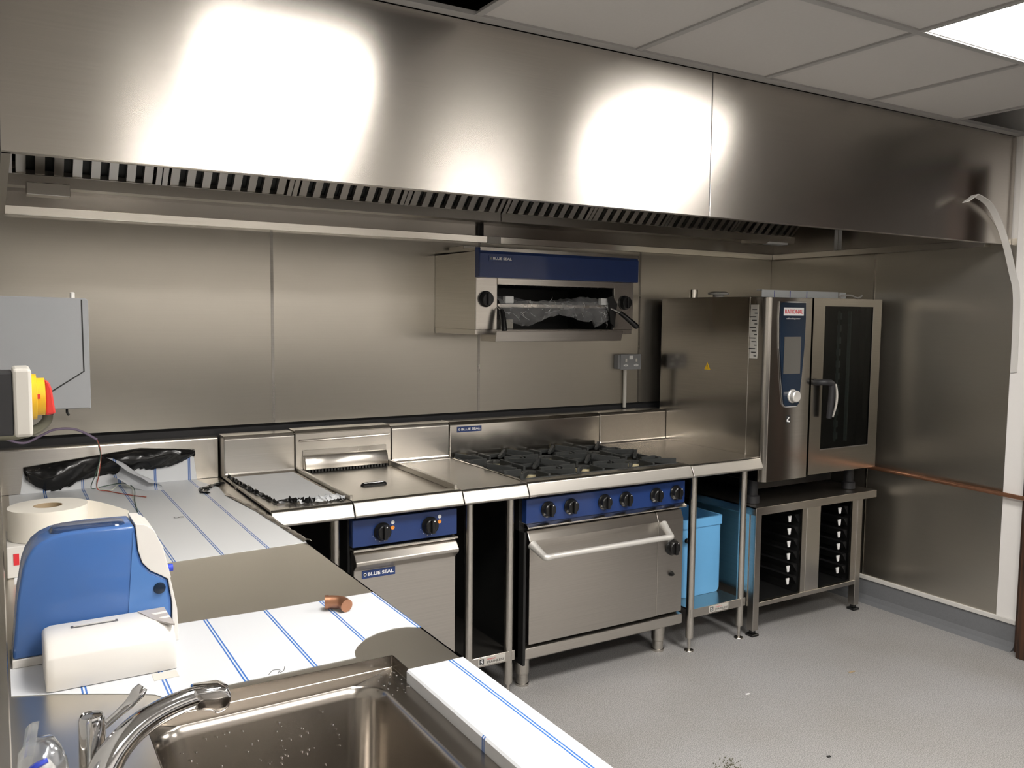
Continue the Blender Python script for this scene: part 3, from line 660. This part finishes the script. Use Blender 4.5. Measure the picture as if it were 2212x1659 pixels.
for ax, sd in ((2.76, -1), (3.155, -1)):
    for k in range(6):
        zz = .235+.066*k
        if run is None:
            run = MB().prism([(ax-.002, zz-.028), (ax-.030, zz+.012), (ax-.034, zz+.016), (ax-.002, zz+.016)], 'y', -.655, -.01).build('tray_runner', 'black', st); rw = WL[run.name].copy(); r1 = Vector((ax, 0, zz))
            tip = MB().prism([(ax-.078, zz-.016), (ax-.066, zz-.016), (ax-.062, zz+.016), (ax-.086, zz+.016)], 'y', -.660, -.655).build('runner_end', 'inkwhite', run); tw = WL[tip.name].copy()
        else:
            d = Vector((ax, 0, zz))-r1; q = inst(run, rw+d, st); inst(tip, tw+d, q)

# =================================================================== BLUE BIN
bn = thing('storage_bin', (2.21, -.37, .204), 'sky blue plastic bin on the bench shelf beside the range', 'bin')
bx0, bx1, by0, by1 = 2.075, 2.335, -.53, -.20
L = [rrect(bx0+.006, bx1-.006, by0+.006, by1-.006, .02, .205), rrect(bx0, bx1, by0, by1, .02, .225), rrect(bx0, bx1, by0, by1, .02, .555),
     rrect(bx0-.006, bx1+.006, by0-.006, by1+.006, .022, .557), rrect(bx0-.006, bx1+.006, by0-.006, by1+.006, .022, .60), rrect(bx0+.006, bx1-.006, by0+.006, by1-.006, .018, .60), rrect(bx0+.01, bx1-.01, by0+.01, by1-.01, .018, .22)]
MB().loft(L, True, True).build('bin_body', 'bin', bn, smooth=True)
MB().lathe([(.013, 0), (.012, .012), (.008, .014)], (bx0+.015, by0-.007, .50), (0, -1, 0), 14).build('latch', 'knob', bn, smooth=True)

# =================================================================== COUNTER WITH SINK
ct = thing('counter', (-.4, -1.5, 0), 'long stainless counter with an inset sink, running along the left', 'counter')
cx0 = -.796
MB().box(cx0, 0, -2.035, .09, .862, .9).box(-.118, 0, -3.9, -2.035, .862, .9).box(cx0, -.60, -3.9, -2.035, .862, .9).box(-.60, -.118, -3.9, -3.4, .862, .9).build('worktop', 'counter', ct)
MB().box(XL, cx0, -3.9, .09, .862, .932).build('side_upstand', 'steel', ct, .002)
MB().prism([(.09, .9), (.09, 1.068), (.094, 1.074), (.15, 1.074), (.15, .9)], 'x', XL, -.003).build('rear_upstand', 'steel', ct, .002)
rx0, rx1, ry0, ry1 = -.5992, -.1188, -3.4, -2.0358
L = [rrect(rx0, rx1, ry0, ry1, .003, .9), rrect(rx0, rx1, ry0, ry1, .003, .876), rrect(rx0+.001, rx1-.001, ry0+.001, ry1-.001, .003, .875),
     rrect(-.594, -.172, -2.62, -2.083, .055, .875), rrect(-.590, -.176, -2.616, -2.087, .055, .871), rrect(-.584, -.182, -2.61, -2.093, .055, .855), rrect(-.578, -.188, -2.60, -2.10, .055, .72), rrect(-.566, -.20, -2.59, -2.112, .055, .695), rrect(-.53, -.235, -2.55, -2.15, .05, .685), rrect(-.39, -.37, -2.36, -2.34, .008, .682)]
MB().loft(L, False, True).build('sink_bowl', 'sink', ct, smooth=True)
MB().lathe([(.042, 0), (.042, .003), (.034, .004), (.03, .001)], (-.38, -2.35, .682), seg=22).build('drain', 'chrome', ct, smooth=True)
MB().box(-.02, 0, -3.9, -.72, .855, .862).box(-.004, 0, -3.9, -.72, .852, .9).build('front_apron', 'steel', ct)
for ly in (-1.0, -2.0, -3.3): MB().cyl((-.06, ly, 0), (-.06, ly, .862), .019, seg=14).build('leg', 'steel', ct, smooth=True)
for ly in (-.1, -2.0, -3.3): MB().cyl((-.76, ly, 0), (-.76, ly, .862), .019, seg=14).build('leg', 'steel', ct, smooth=True)
MB().box(-.78, -.04, -3.35, .05, .24, .25).build('undershelf', 'steel', ct)
MB().cyl((-.2, .0, .25), (-.2, .0, .25001), .001, seg=6)
m = MB(); rn = random.Random(5)
def drops(n, f):
    m = MB()
    for _ in range(n):
        p, r, ax = f(); m.lathe([(r, 0), (r*.85, r*.4), (r*.4, r*.65)], p, ax, 8)
    return m
drops(26, lambda: ((rn.uniform(-.17, -.125), rn.uniform(-2.16, -2.05), .875), rn.uniform(.0012, .003), Z)).build('water_drops', 'chrome', ct, smooth=True)['kind'] = 'stuff'
drops(60, lambda: ((rn.uniform(-.55, -.25), -2.1005+rn.uniform(-.002, 0), rn.uniform(.74, .85)), rn.uniform(.001, .0024), (0, -1, 0))).build('water_drops', 'chrome', ct, smooth=True)['kind'] = 'stuff'

# ---- protective films
zf = .9003
f1 = MB().prism([(-.772, .088), (-.095, .088), (-.088, .02), (-.05, -.12), (-.060, -.28), (-.048, -.34), (-.036, -.45), (-.03, -.55), (-.016, -.63), (-.014, -.75), (-.005, -.9), (-.002, -1.104), (-.39, -1.125), (-.775, -1.14)], 'z', zf, zf+.0008)
f1.prism([(-.735, .9012), (-.722, .992), (-.52, 1.018), (-.255, 1.040), (-.105, 1.02), (-.092, .9012)], 'y', .0885, .0895)
f1 = tag(f1.build('protective_film', 'film1', None), 'white striped film on the rear of the counter, torn along its edges', 'film')
f2 = tag(MB().prism([(-.793, -1.62), (-.30, -1.643), (-.003, -1.645), (-.001, -1.924), (-.03, -1.905), (-.058, -1.900), (-.10, -1.908), (-.134, -1.926), (-.165, -1.958), (-.182, -1.985), (-.189, -2.012), (-.30, -2.014), (-.445, -2.014), (-.543, -2.014), (-.556, -2.011), (-.568, -1.99), (-.593, -1.973), (-.651, -1.938), (-.724, -1.898), (-.793, -1.869)], 'z', zf, zf+.0008).build('protective_film', 'film2', None), 'white striped film between the sink and the bare steel, round cut corner', 'film')
f3 = tag(MB().prism([(-.1245, .868), (-.1245, .898), (-.121, .9018), (.0012, .9018), (.0012, .875), (.0004, .875), (.0004, .9009), (-.1205, .9009), (-.1237, .8975), (-.1237, .868)], 'y', -3.9, -2.12).build('protective_film', 'film3', None), 'long white film strip along the counter edge beside the sink', 'film')
f4 = tag(MB().prism([(.022, -.02), (.12, -.012), (.285, -.012), (.28, -.2), (.285, -.5), (.277, -.615), (.20, -.60), (.10, -.605), (.055, -.60), (.03, -.45), (.018, -.22)], 'z', .9155, .9165).build('protective_film', 'film4', None), 'grey film sheet on the narrow bench, crumpled black edges', 'film')
# torn, crumpled edges of the films
def rag(name, parent, path, width, lift, mat, seed, n=46, up=Z, side=None, nv=5, amp=1.):
    rn = random.Random(seed); P = [Vector(p) for p in path]; cum = [0]
    for a, b in zip(P, P[1:]): cum.append(cum[-1]+(b-a).length)
    def at(t):
        s = t*cum[-1]
        for i in range(len(P)-1):
            if s <= cum[i+1] or i == len(P)-2: return P[i].lerp(P[i+1], (s-cum[i])/(cum[i+1]-cum[i]+1e-9)), (P[i+1]-P[i]).normalized()
    tab = [[rn.uniform(-1, 1) for _ in range(n+1)] for _ in range(nv+1)]; wid = [rn.uniform(.5, 1.2) for _ in range(n+1)]
    def fn_(u, v):
        p, d = at(u); i = round(u*n); j = round(v*nv); s = side if side is not None else up.cross(d).normalized(); k = tab[j][i]*amp
        return p+s*width*wid[i]*(v-.15)+up*(lift*(math.sin(v*math.pi)*.6*wid[i]+.28*abs(k)+.02))+d*width*.25*k*v
    return MB().grid(fn_, n, nv).build(name, mat, parent, solid=.0006)
rag('torn_edge', f4, [(.018, -.02, .9166), (.03, -.3, .9166), (.055, -.60, .9166), (.12, -.60, .9166)], .026, .018, 'blackfilm', 11, side=Vector((-.55, -.5, 0)))
rag('torn_edge', f4, [(.11, -.602, .9166), (.28, -.612, .9166)], .065, .026, 'film4', 12, 26, side=Vector((0, -1, 0)))
rag('torn_edge', f4, [(.09, -.60, .9166), (.13, -.63, .9166), (.17, -.648, .9166)], .026, .030, 'blackfilm', 13, 16, side=Vector((0, -1, 0)))
rag('torn_edge', f4, [(.22, -.645, .9166), (.29, -.655, .9166)], .022, .010, 'blackfilm', 18, 12, side=Vector((0, 1, 0)))
rag('torn_edge', f1, [(-.135, -.22, .9015), (-.125, -.14, .9015), (-.03, -.04, .9015)], .06, .012, 'blackfilm', 14, 20, side=Vector((.6, -.5, 0)))
rag('torn_edge', f1, [(-.062, -.30, .9013), (-.03, -.6, .9013), (-.006, -1.1, .9013)], .022, .010, 'door', 15, 30, side=Vector((1, 0, 0)))
# black film folded down over the upstand
rn = random.Random(21); tb = [[rn.uniform(-1, 1) for _ in range(61)] for _ in range(11)]
low = [(-.722, .978), (-.70, .94), (-.665, .912), (-.625, .904), (-.60, .905), (-.585, .918), (-.565, .918), (-.54, .936), (-.48, .944), (-.42, .952), (-.36, .945), (-.32, .968), (-.27, .958), (-.22, .966), (-.17, .972), (-.13, .99), (-.10, 1.005)]
def lowz(x):
    for a, b in zip(low, low[1:]):
        if a[0] <= x <= b[0]: return a[1]+(b[1]-a[1])*(x-a[0])/(b[0]-a[0])
    return 1.0
def blk(u, v):
    x = -.722+.622*u; zt_ = 1.003+.045*min(1, u/.66)-(.02*max(0, u-.66)/.34)
    k = tb[round(v*10)][round(u*60)]; z = zt_+(lowz(x)-zt_)*v
    return Vector((x+.004*k*v, .0865-.020*math.sin(math.pi*min(1, v*1.1))*(.65+.35*math.sin(13*u))-.006*(1+math.sin(24*u+7*v))*v-.0022*abs(k), z+.004*k*v))
MB().grid(blk, 60, 10).build('folded_film', 'blackfilm', f1, solid=.0006, smooth=True)
def flap(u, v):
    p = Vector((-.435, .075, .985)).lerp(Vector((-.30, -.06, .908)), u); q = Vector((.05*math.sin(v*3.0), -.02*v, .035*math.cos(v*3.2)*(1-.4*u)))
    return p+q+Vector((0, 0, .004*math.sin(9*u)))
MB().grid(flap, 12, 8).build('torn_flap', 'film2', f1, solid=.0006)
text('marker_note', '8', (-.298, -.575, zf+.0009), Vector((0, -1, 0)), X, .034, 'ink', f1, .020, -.02)['label'] = 'handwritten figure 8'
MB().tube([(-.365, -2.008, zf+.001), (-.352, -1.992, zf+.001), (-.34, -1.998, zf+.001), (-.348, -2.010, zf+.001), (-.335, -2.004, zf+.001), (-.327, -1.985, zf+.001)], .0006, 6, 6).build('marker_scribble', 'ink', f2)

# ---- things on the counter
tr_ = thing('tissue_roll', (-.688, -.985, .985), 'large white tissue roll lying flat on a white carton', 'tissue roll')
MB().lathe([(.036, 0), (.098, 0), (.098, .082), (.036, .082), (.036, 0)], (-.688, -.985, .985), seg=40).build('paper', 'paper', tr_, smooth=True)
MB().lathe([(.036, .001), (.036, .0815), (.034, .0815), (.034, .001)], (-.688, -.985, .985), seg=28).build('core', 'card', tr_, smooth=True)
MB().grid(lambda u, v: Vector((-.602+.115*u, -.945-.06*u+.004*math.sin(5*u), .99+.076*v*(1-.42*u**1.4))), 12, 4).build('loose_sheet', 'paper', tr_, solid=.0008)
ca = tag(MB().box(-.79, -.62, -1.08, -.88, .9012, .984).build('carton', 'white', None, .002), 'white carton under the tissue roll', 'carton')
MB().box(-.775, -.762, -1.0812, -1.08, .935, .965).build('printed_mark', 'inkred', ca)
# blue roll dispenser standing on the counter
dp = thing('towel_dispenser', (-.64, -1.66, .9012), 'blue and white roll towel dispenser standing on the counter', 'dispenser')
bl = [(-.788, .918), (-.777, 1.034), (-.766, 1.096), (-.759, 1.116), (-.748, 1.134), (-.733, 1.146), (-.713, 1.154), (-.69, 1.158), (-.641, 1.160), (-.563, 1.158), (-.558, 1.105), (-.551, 1.078), (-.535, 1.058), (-.515, 1.046), (-.502, 1.036), (-.495, .986), (-.496, .925), (-.505, .918)]
MB().prism(bl, 'y', -1.735, -1.625).build('cover', 'dispblue', dp, .012, 3, smooth=True)
MB().prism([(-.562, 1.162), (-.545, 1.160), (-.527, 1.147), (-.509, 1.106), (-.495, 1.040), (-.5012, 1.0375), (-.515, 1.0475), (-.535, 1.0600), (-.5505, 1.0795), (-.5575, 1.105)], 'y', -1.737, -1.62).prism([(-.497, 1.042), (-.484, .97), (-.482, .9014), (-.4945, .9014), (-.4940, .986), (-.5012, 1.0375)], 'y', -1.737, -1.62).box(-.789, -.4945, -1.737, -1.62, .9014, .9178).build('back_shell', 'white', dp, .0012, 2)
MB().lathe([(.0125, 0), (.011, .004), (.004, .005)], (-.518, -1.736, 1.020), (0, -1, 0), 18).build('hinge_button', 'navy', dp, smooth=True)
MB().cyl((-.494, -1.68, 1.045), (-.482, -1.68, 1.045), .008, seg=12).build('lock', 'inkblue', dp, smooth=True)
L = []
for zz, e in ((1.155, .0), (1.1615, .004), (1.1635, .012)): L.append(rrect(-.715+e, -.575-e, -1.722+e, -1.645-e, .022, zz))
MB().loft(L, True, True).build('top_window', 'dispdark', dp, smooth=True)
MB().prism([(-.566, 1.148), (-.5635, 1.105), (-.556, 1.076), (-.538, 1.054), (-.518, 1.042), (-.507, 1.033), (-.501, .985), (-.503, .927), (-.583, .927)], 'y', -1.7362, -1.7345).build('cover_side', 'displight', dp)
# white dispenser lying in front
wd_ = thing('hand_towel_dispenser', (-.62, -1.81, .9012), 'white hand towel dispenser lying in front of the blue one', 'dispenser')
prof = [(-1.892, .9022), (-1.893, .935), (-1.885, .962), (-1.866, .980), (-1.84, .988), (-1.765, .986), (-1.745, .975), (-1.742, .9022)]
L = []
for xx, e in ((-.738, .018), (-.734, .008), (-.722, .0), (-.53, .0), (-.517, .002), (-.512, .008)):
    cyy, czz = -1.815, .902
    L.append([Vector((xx, cyy+(a-cyy)*(1-e*3.5), czz+(b-czz)*(1-e*5))) for a, b in prof])
MB().loft(L, True, True).build('housing', 'white', wd_, .002, 2, smooth=True)
MB().box(-.690, -.606, -1.806, -1.794, .9865, .9885).build('slot', 'slotgrey', wd_, .001)
MB().box(-.685, -.611, -1.803, -1.797, .9885, .9892).build('slot_bar', 'ltgrey', wd_)
MB().prism([(-.566, -1.77), (-.515, -1.768), (-.513, -1.88), (-.52, -1.875), (-.545, -1.835)], 'z', .9855, .9888).build('viewing_window', 'towel', wd_)
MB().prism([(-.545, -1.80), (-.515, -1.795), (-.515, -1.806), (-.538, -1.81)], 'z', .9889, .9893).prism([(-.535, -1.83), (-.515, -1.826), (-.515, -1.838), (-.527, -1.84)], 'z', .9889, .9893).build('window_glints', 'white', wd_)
MB().box(-.56, -.515, -1.93, -1.895, zf+.001, zf+.0014).build('printed_note', 'ltgrey', f2)
# copper elbow
ce_ = tag(MB().tube([(-.148, -1.712, .920), (-.134, -1.718, .920), (-.118, -1.730, .919), (-.112, -1.752, .917)], .0155, 16, 6).build('copper_elbow', 'copper', None, smooth=True), 'short copper pipe elbow lying on the striped film', 'pipe fitting')
MB().cyl((-.151, -1.7108, .920), (-.143, -1.714, .920), .0164, seg=16).build('socket_rim', 'copper', ce_, smooth=True)
# pull handle on the griddle
ph = thing('pull_handle', (.50, -.40, .907), 'black oval pull handle lying on the griddle plate', 'handle')
MB().loft([rrect(.446, .556, -.418, -.386, .0155, .9065), rrect(.446, .556, -.418, -.386, .0155, .912), rrect(.450, .552, -.414, -.390, .0118, .916), rrect(.456, .546, -.408, -.396, .0058, .913), rrect(.462, .540, -.404, -.400, .0019, .911)], True, True).build('cup', 'knob', ph, smooth=True)
MB().cyl((.46, -.402, .9165), (.542, -.402, .9165), .0035, seg=10).build('grip_bar', 'chrome', ph, smooth=True)
# ---- tap
tp = thing('mixer_tap', (-.70, -2.27, .9), 'chrome mixer tap with a curved spout over the sink', 'tap')
MB().lathe([(.026, 0), (.026, .006), (.019, .012), (.0185, .06), (.0175, .104), (.0155, .110), (.014, .108), (.002, .109)], (-.694, -2.27, .9), seg=26).build('valve_body', 'chrome', tp, smooth=True)
MB().tube([(-.678, -2.262, .985), (-.658, -2.255, .996), (-.640, -2.248, 1.006), (-.628, -2.245, 1.018), (-.620, -2.243, 1.026)], [.006, .006, .008, .011, .008], 12, 5, .6).build('lever', 'chrome', tp, smooth=True)
MB().tube([(-.690, -2.33, .90), (-.690, -2.33, .935), (-.672, -2.318, .966), (-.640, -2.30, .988), (-.60, -2.285, 1.000), (-.555, -2.275, 1.005), (-.515, -2.27, 1.002), (-.508, -2.27, 1.0)], [.027, .0245, .0215, .0195, .018, .0165, .0155, .0145], 20, 6).build('spout', 'chrome', tp, smooth=True)
MB().prism([(-.555, .990), (-.530, .984), (-.520, .975), (-.502, .981), (-.497, 1.000), (-.502, 1.013), (-.515, 1.019), (-.555, 1.021)], 'y', -2.290, -2.252).build('spout_tip', 'chrome', tp, .006, 3, smooth=True)
MB().loft([rrect(-.735, -.65, -2.37, -2.23, .03, .9005), rrect(-.735, -.65, -2.37, -2.23, .03, .904), rrect(-.728, -.657, -2.363, -2.237, .028, .908)], True, True).build('base_plate', 'chrome', tp, smooth=True)
# ---- clear bag with fittings
bg = thing('fittings_bag', (-.765, -2.36, .90), 'clear plastic bag of fittings at the lower left corner', 'plastic bag')
def bagf(a):
    L = []
    for k, (r, z) in enumerate(((.024, .903), (.031, .93), (.031, .97), (.029, 1.0), (.025, 1.018), (.017, 1.028), (.004, 1.031))):
        L.append([Vector((-.762+r*math.cos(t)*(1+.10*math.sin(3*t+k)), -2.36+r*1.1*math.sin(t)*(1+.08*math.cos(4*t+2*k)), z)) for t in [2*math.pi*i/22 for i in range(22)]])
    return L
MB().loft(bagf(0), True, True).build('bag', 'bag', bg, smooth=True)
MB().grid(lambda u, v: Vector((-.787+.016*u+.008*v, -2.36+.006*math.sin(4*u), 1.005+.045*v+.008*u)), 4, 6).build('bag_flap', 'bag', bg, solid=.0006)
MB().lathe([(.016, 0), (.018, .05), (.014, .085), (.008, .095)], (-.760, -2.36, .904), seg=16).build('white_fitting', 'white', bg, smooth=True)
MB().tube([(-.781, -2.365, .985), (-.772, -2.385, 1.006), (-.756, -2.385, 1.012)], [.004, .005, .004], 8, 4).build('blue_fitting', 'inkblue', bg, smooth=True)
m = MB()
for k in range(7):
    for q in range(2): m.box(-.768+.010*q, -.762+.010*q, -2.398, -2.3965, .92+.010*k, .924+.010*k)
m.build('bag_print', 'ink', bg)

# =================================================================== LEFT WALL FITTINGS
cb = thing('control_box', (-.73, -1.1, 1.345), 'grey metal control box at the left edge before the steel wall', 'control box')
MB().prism([(XL+.001, 1.352), (-.60, 1.352), (-.592, 1.350), (-.592, 1.628), (-.60, 1.632), (XL+.001, 1.636)], 'y', -1.2, -.95).build('housing', 'grey', cb, .002)
MB().prism([(-.6085, 1.628), (-.6055, 1.628), (-.6045, 1.446), (-.678, 1.397), (-.6795, 1.4), (-.6075, 1.4475)], 'y', -1.2008, -1.1995).build('cover_seam', 'black', cb)
MB().lathe([(.006, 0), (.006, .014), (.004, .016)], (-.624, -1.15, 1.632), seg=12).build('white_plug', 'white', cb, smooth=True)
MB().cyl((-.69, -1.15, 1.335), (-.69, -1.15, 1.353), .016, seg=14).build('cable_gland', 'knob', cb, smooth=True)
MB().tube([(-.645, -1.17, 1.352), (-.646, -1.18, 1.342), (-.642, -1.18, 1.334)], .003, 8, 4).build('loose_clip', 'knob', cb)
tag(MB().tube([(-.688, -1.15, 1.338), (-.692, -1.15, 1.318), (-.715, -1.15, 1.298), (-.755, -1.15, 1.288), (-.80, -1.15, 1.288), (XL+.012, -1.15, 1.30)], .0125, 12, 6).build('flexible_conduit', 'hose', None, smooth=True), 'grey flexible conduit looping under the control box', 'conduit')
iso = thing('isolator_switch', (-.79, -1.9, 1.385), 'rotary isolator switch with yellow collar and red knob', 'switch')
MB().box(XL+.001, -.774, -1.95, -1.85, 1.387, 1.494).build('base', 'dkgrey', iso, .002)
MB().box(-.774, -.746, -1.953, -1.847, 1.384, 1.501).build('lid', 'ltgrey', iso, .005, 2)
MB().cyl((-.80, -1.93, 1.494), (-.80, -1.93, 1.506), .004, seg=8).build('lid_screw', 'chrome', iso)
yc = MB().lathe([(.040, 0), (.040, .008), (.033, .009), (.033, .021), (.02, .022)], (-.746, -1.9, 1.448), (1, 0, 0), 28).build('collar', 'yellow', iso, smooth=True)
MB().box(-.744, -.733, -1.9345, -1.925, 1.447, 1.455).build('collar_slot', 'red', yc)
MB().prism([(-.725, 1.415), (-.709, 1.418), (-.714, 1.462), (-.718, 1.474), (-.725, 1.478)], 'y', -1.915, -1.885).build('knob', 'red', iso, .003, 2)
# purple cable with loose cores
pc = thing('control_cable', (-.5, 0, .91), 'purple cable with loose coloured cores hanging over the counter', 'cable')
MB().tube([(-.86, -.05, 1.16), (-.794, -.05, 1.141), (-.722, -.05, 1.116), (-.662, -.05, 1.141), (-.616, -.05, 1.160), (-.547, -.05, 1.155), (-.478, -.05, 1.113)], .0045, 10, 6).build('sheath', 'purple', pc, smooth=True)
for mt, pts in (('wred', [(-.478, -.05, 1.113), (-.466, -.05, 1.06), (-.472, -.03, .98), (-.478, 0, .915), (-.44, -.02, .904), (-.38, -.13, .904), (-.33, -.20, .904)]),
                ('wgreen', [(-.480, -.05, 1.113), (-.468, -.052, 1.05), (-.485, -.04, .98), (-.497, .02, .915), (-.45, .06, .91), (-.38, .05, .918), (-.355, -.06, .915), (-.376, -.25, .904), (-.392, -.44, .904)]),
                ('wwhite', [(-.479, -.048, 1.113), (-.467, -.046, 1.055), (-.478, -.03, .97), (-.475, .03, .915), (-.43, .0, .904), (-.395, .05, .914), (-.362, -.04, .914), (-.368, -.14, .904), (-.375, -.2, .904)])):
    MB().tube(pts, .0018, 7, 7).build('core_wire', mt, pc, smooth=True)

# =================================================================== RIGHT WALL FITTINGS
tag(MB().tube([(3.30, -.20, .78), (3.352, -.55, .776), (3.362, -.75, .772), (3.362, -1.2, .762), (3.362, -1.50, .755)], .011, 14, 5).build('copper_pipe', 'copper', None, smooth=True), 'copper pipe running along the right wall from the oven', 'pipe')
sp = [(3.384, -1.372, 1.35), (3.384, -1.366, 1.70), (3.372, -1.345, 1.83), (3.315, -1.34, 1.957), (3.23, -1.345, 2.06), (3.12, -1.36, 2.128), (3.00, -1.37, 2.157), (2.955, -1.38, 2.145), (2.89, -1.39, 2.118)]
def strip(u, v):
    t = u*(len(sp)-1); i = min(int(t), len(sp)-2); k = t-i; P = [Vector(q) for q in sp]
    p0 = P[max(i-1, 0)]; p1 = P[i]; p2 = P[i+1]; p3 = P[min(i+2, len(P)-1)]
    c = .5*((2*p1)+(p2-p0)*k+(2*p0-5*p1+4*p2-p3)*k*k+(3*p1-p0-3*p2+p3)*k**3)
    return c+Vector((0, .016*(1-2*v), .004*(v-.5)))
tag(MB().grid(strip, 56, 2).build('trim_strip', 'white', None, solid=.003), 'white plastic trim strip peeling off the right wall and curling', 'trim strip')

# =================================================================== BITS ON THE FLOOR
for nm, mt, p, s, lab in (('paper_scrap', 'inkwhite', (1.895, -1.141), (.012, .005), 'tiny white paper scrap on the floor before the range'),
                          ('wood_splinter', 'card', (2.48, -1.216), (.02, .005), 'pale splinter on the floor before the oven stand'),
                          ('dark_crumb', 'ink', (1.763, -1.66), (.008, .006), 'dark crumb near the bottom edge of the floor')):
    tag(MB().prism([(p[0]-s[0], p[1]-s[1]*.6), (p[0]+s[0]*.9, p[1]-s[1]), (p[0]+s[0], p[1]+s[1]*.5), (p[0]-s[0]*.8, p[1]+s[1])], 'z', .0003, .004).build(nm, mt, None, .0006), lab, 'debris')
rn = random.Random(9)
m = MB()
for _ in range(70):
    a = rn.uniform(0, 6.28); r = .05*math.sqrt(rn.random()); m.lathe([(.003*rn.uniform(.5, 1.3), 0), (.002, .003)], (1.403+r*math.cos(a)*1.2, -1.515+r*math.sin(a), 0), Z, 6)
tag(m.build('grit', 'hose', None), 'small heap of grit on the floor at the bottom edge', 'grit', kind='stuff')
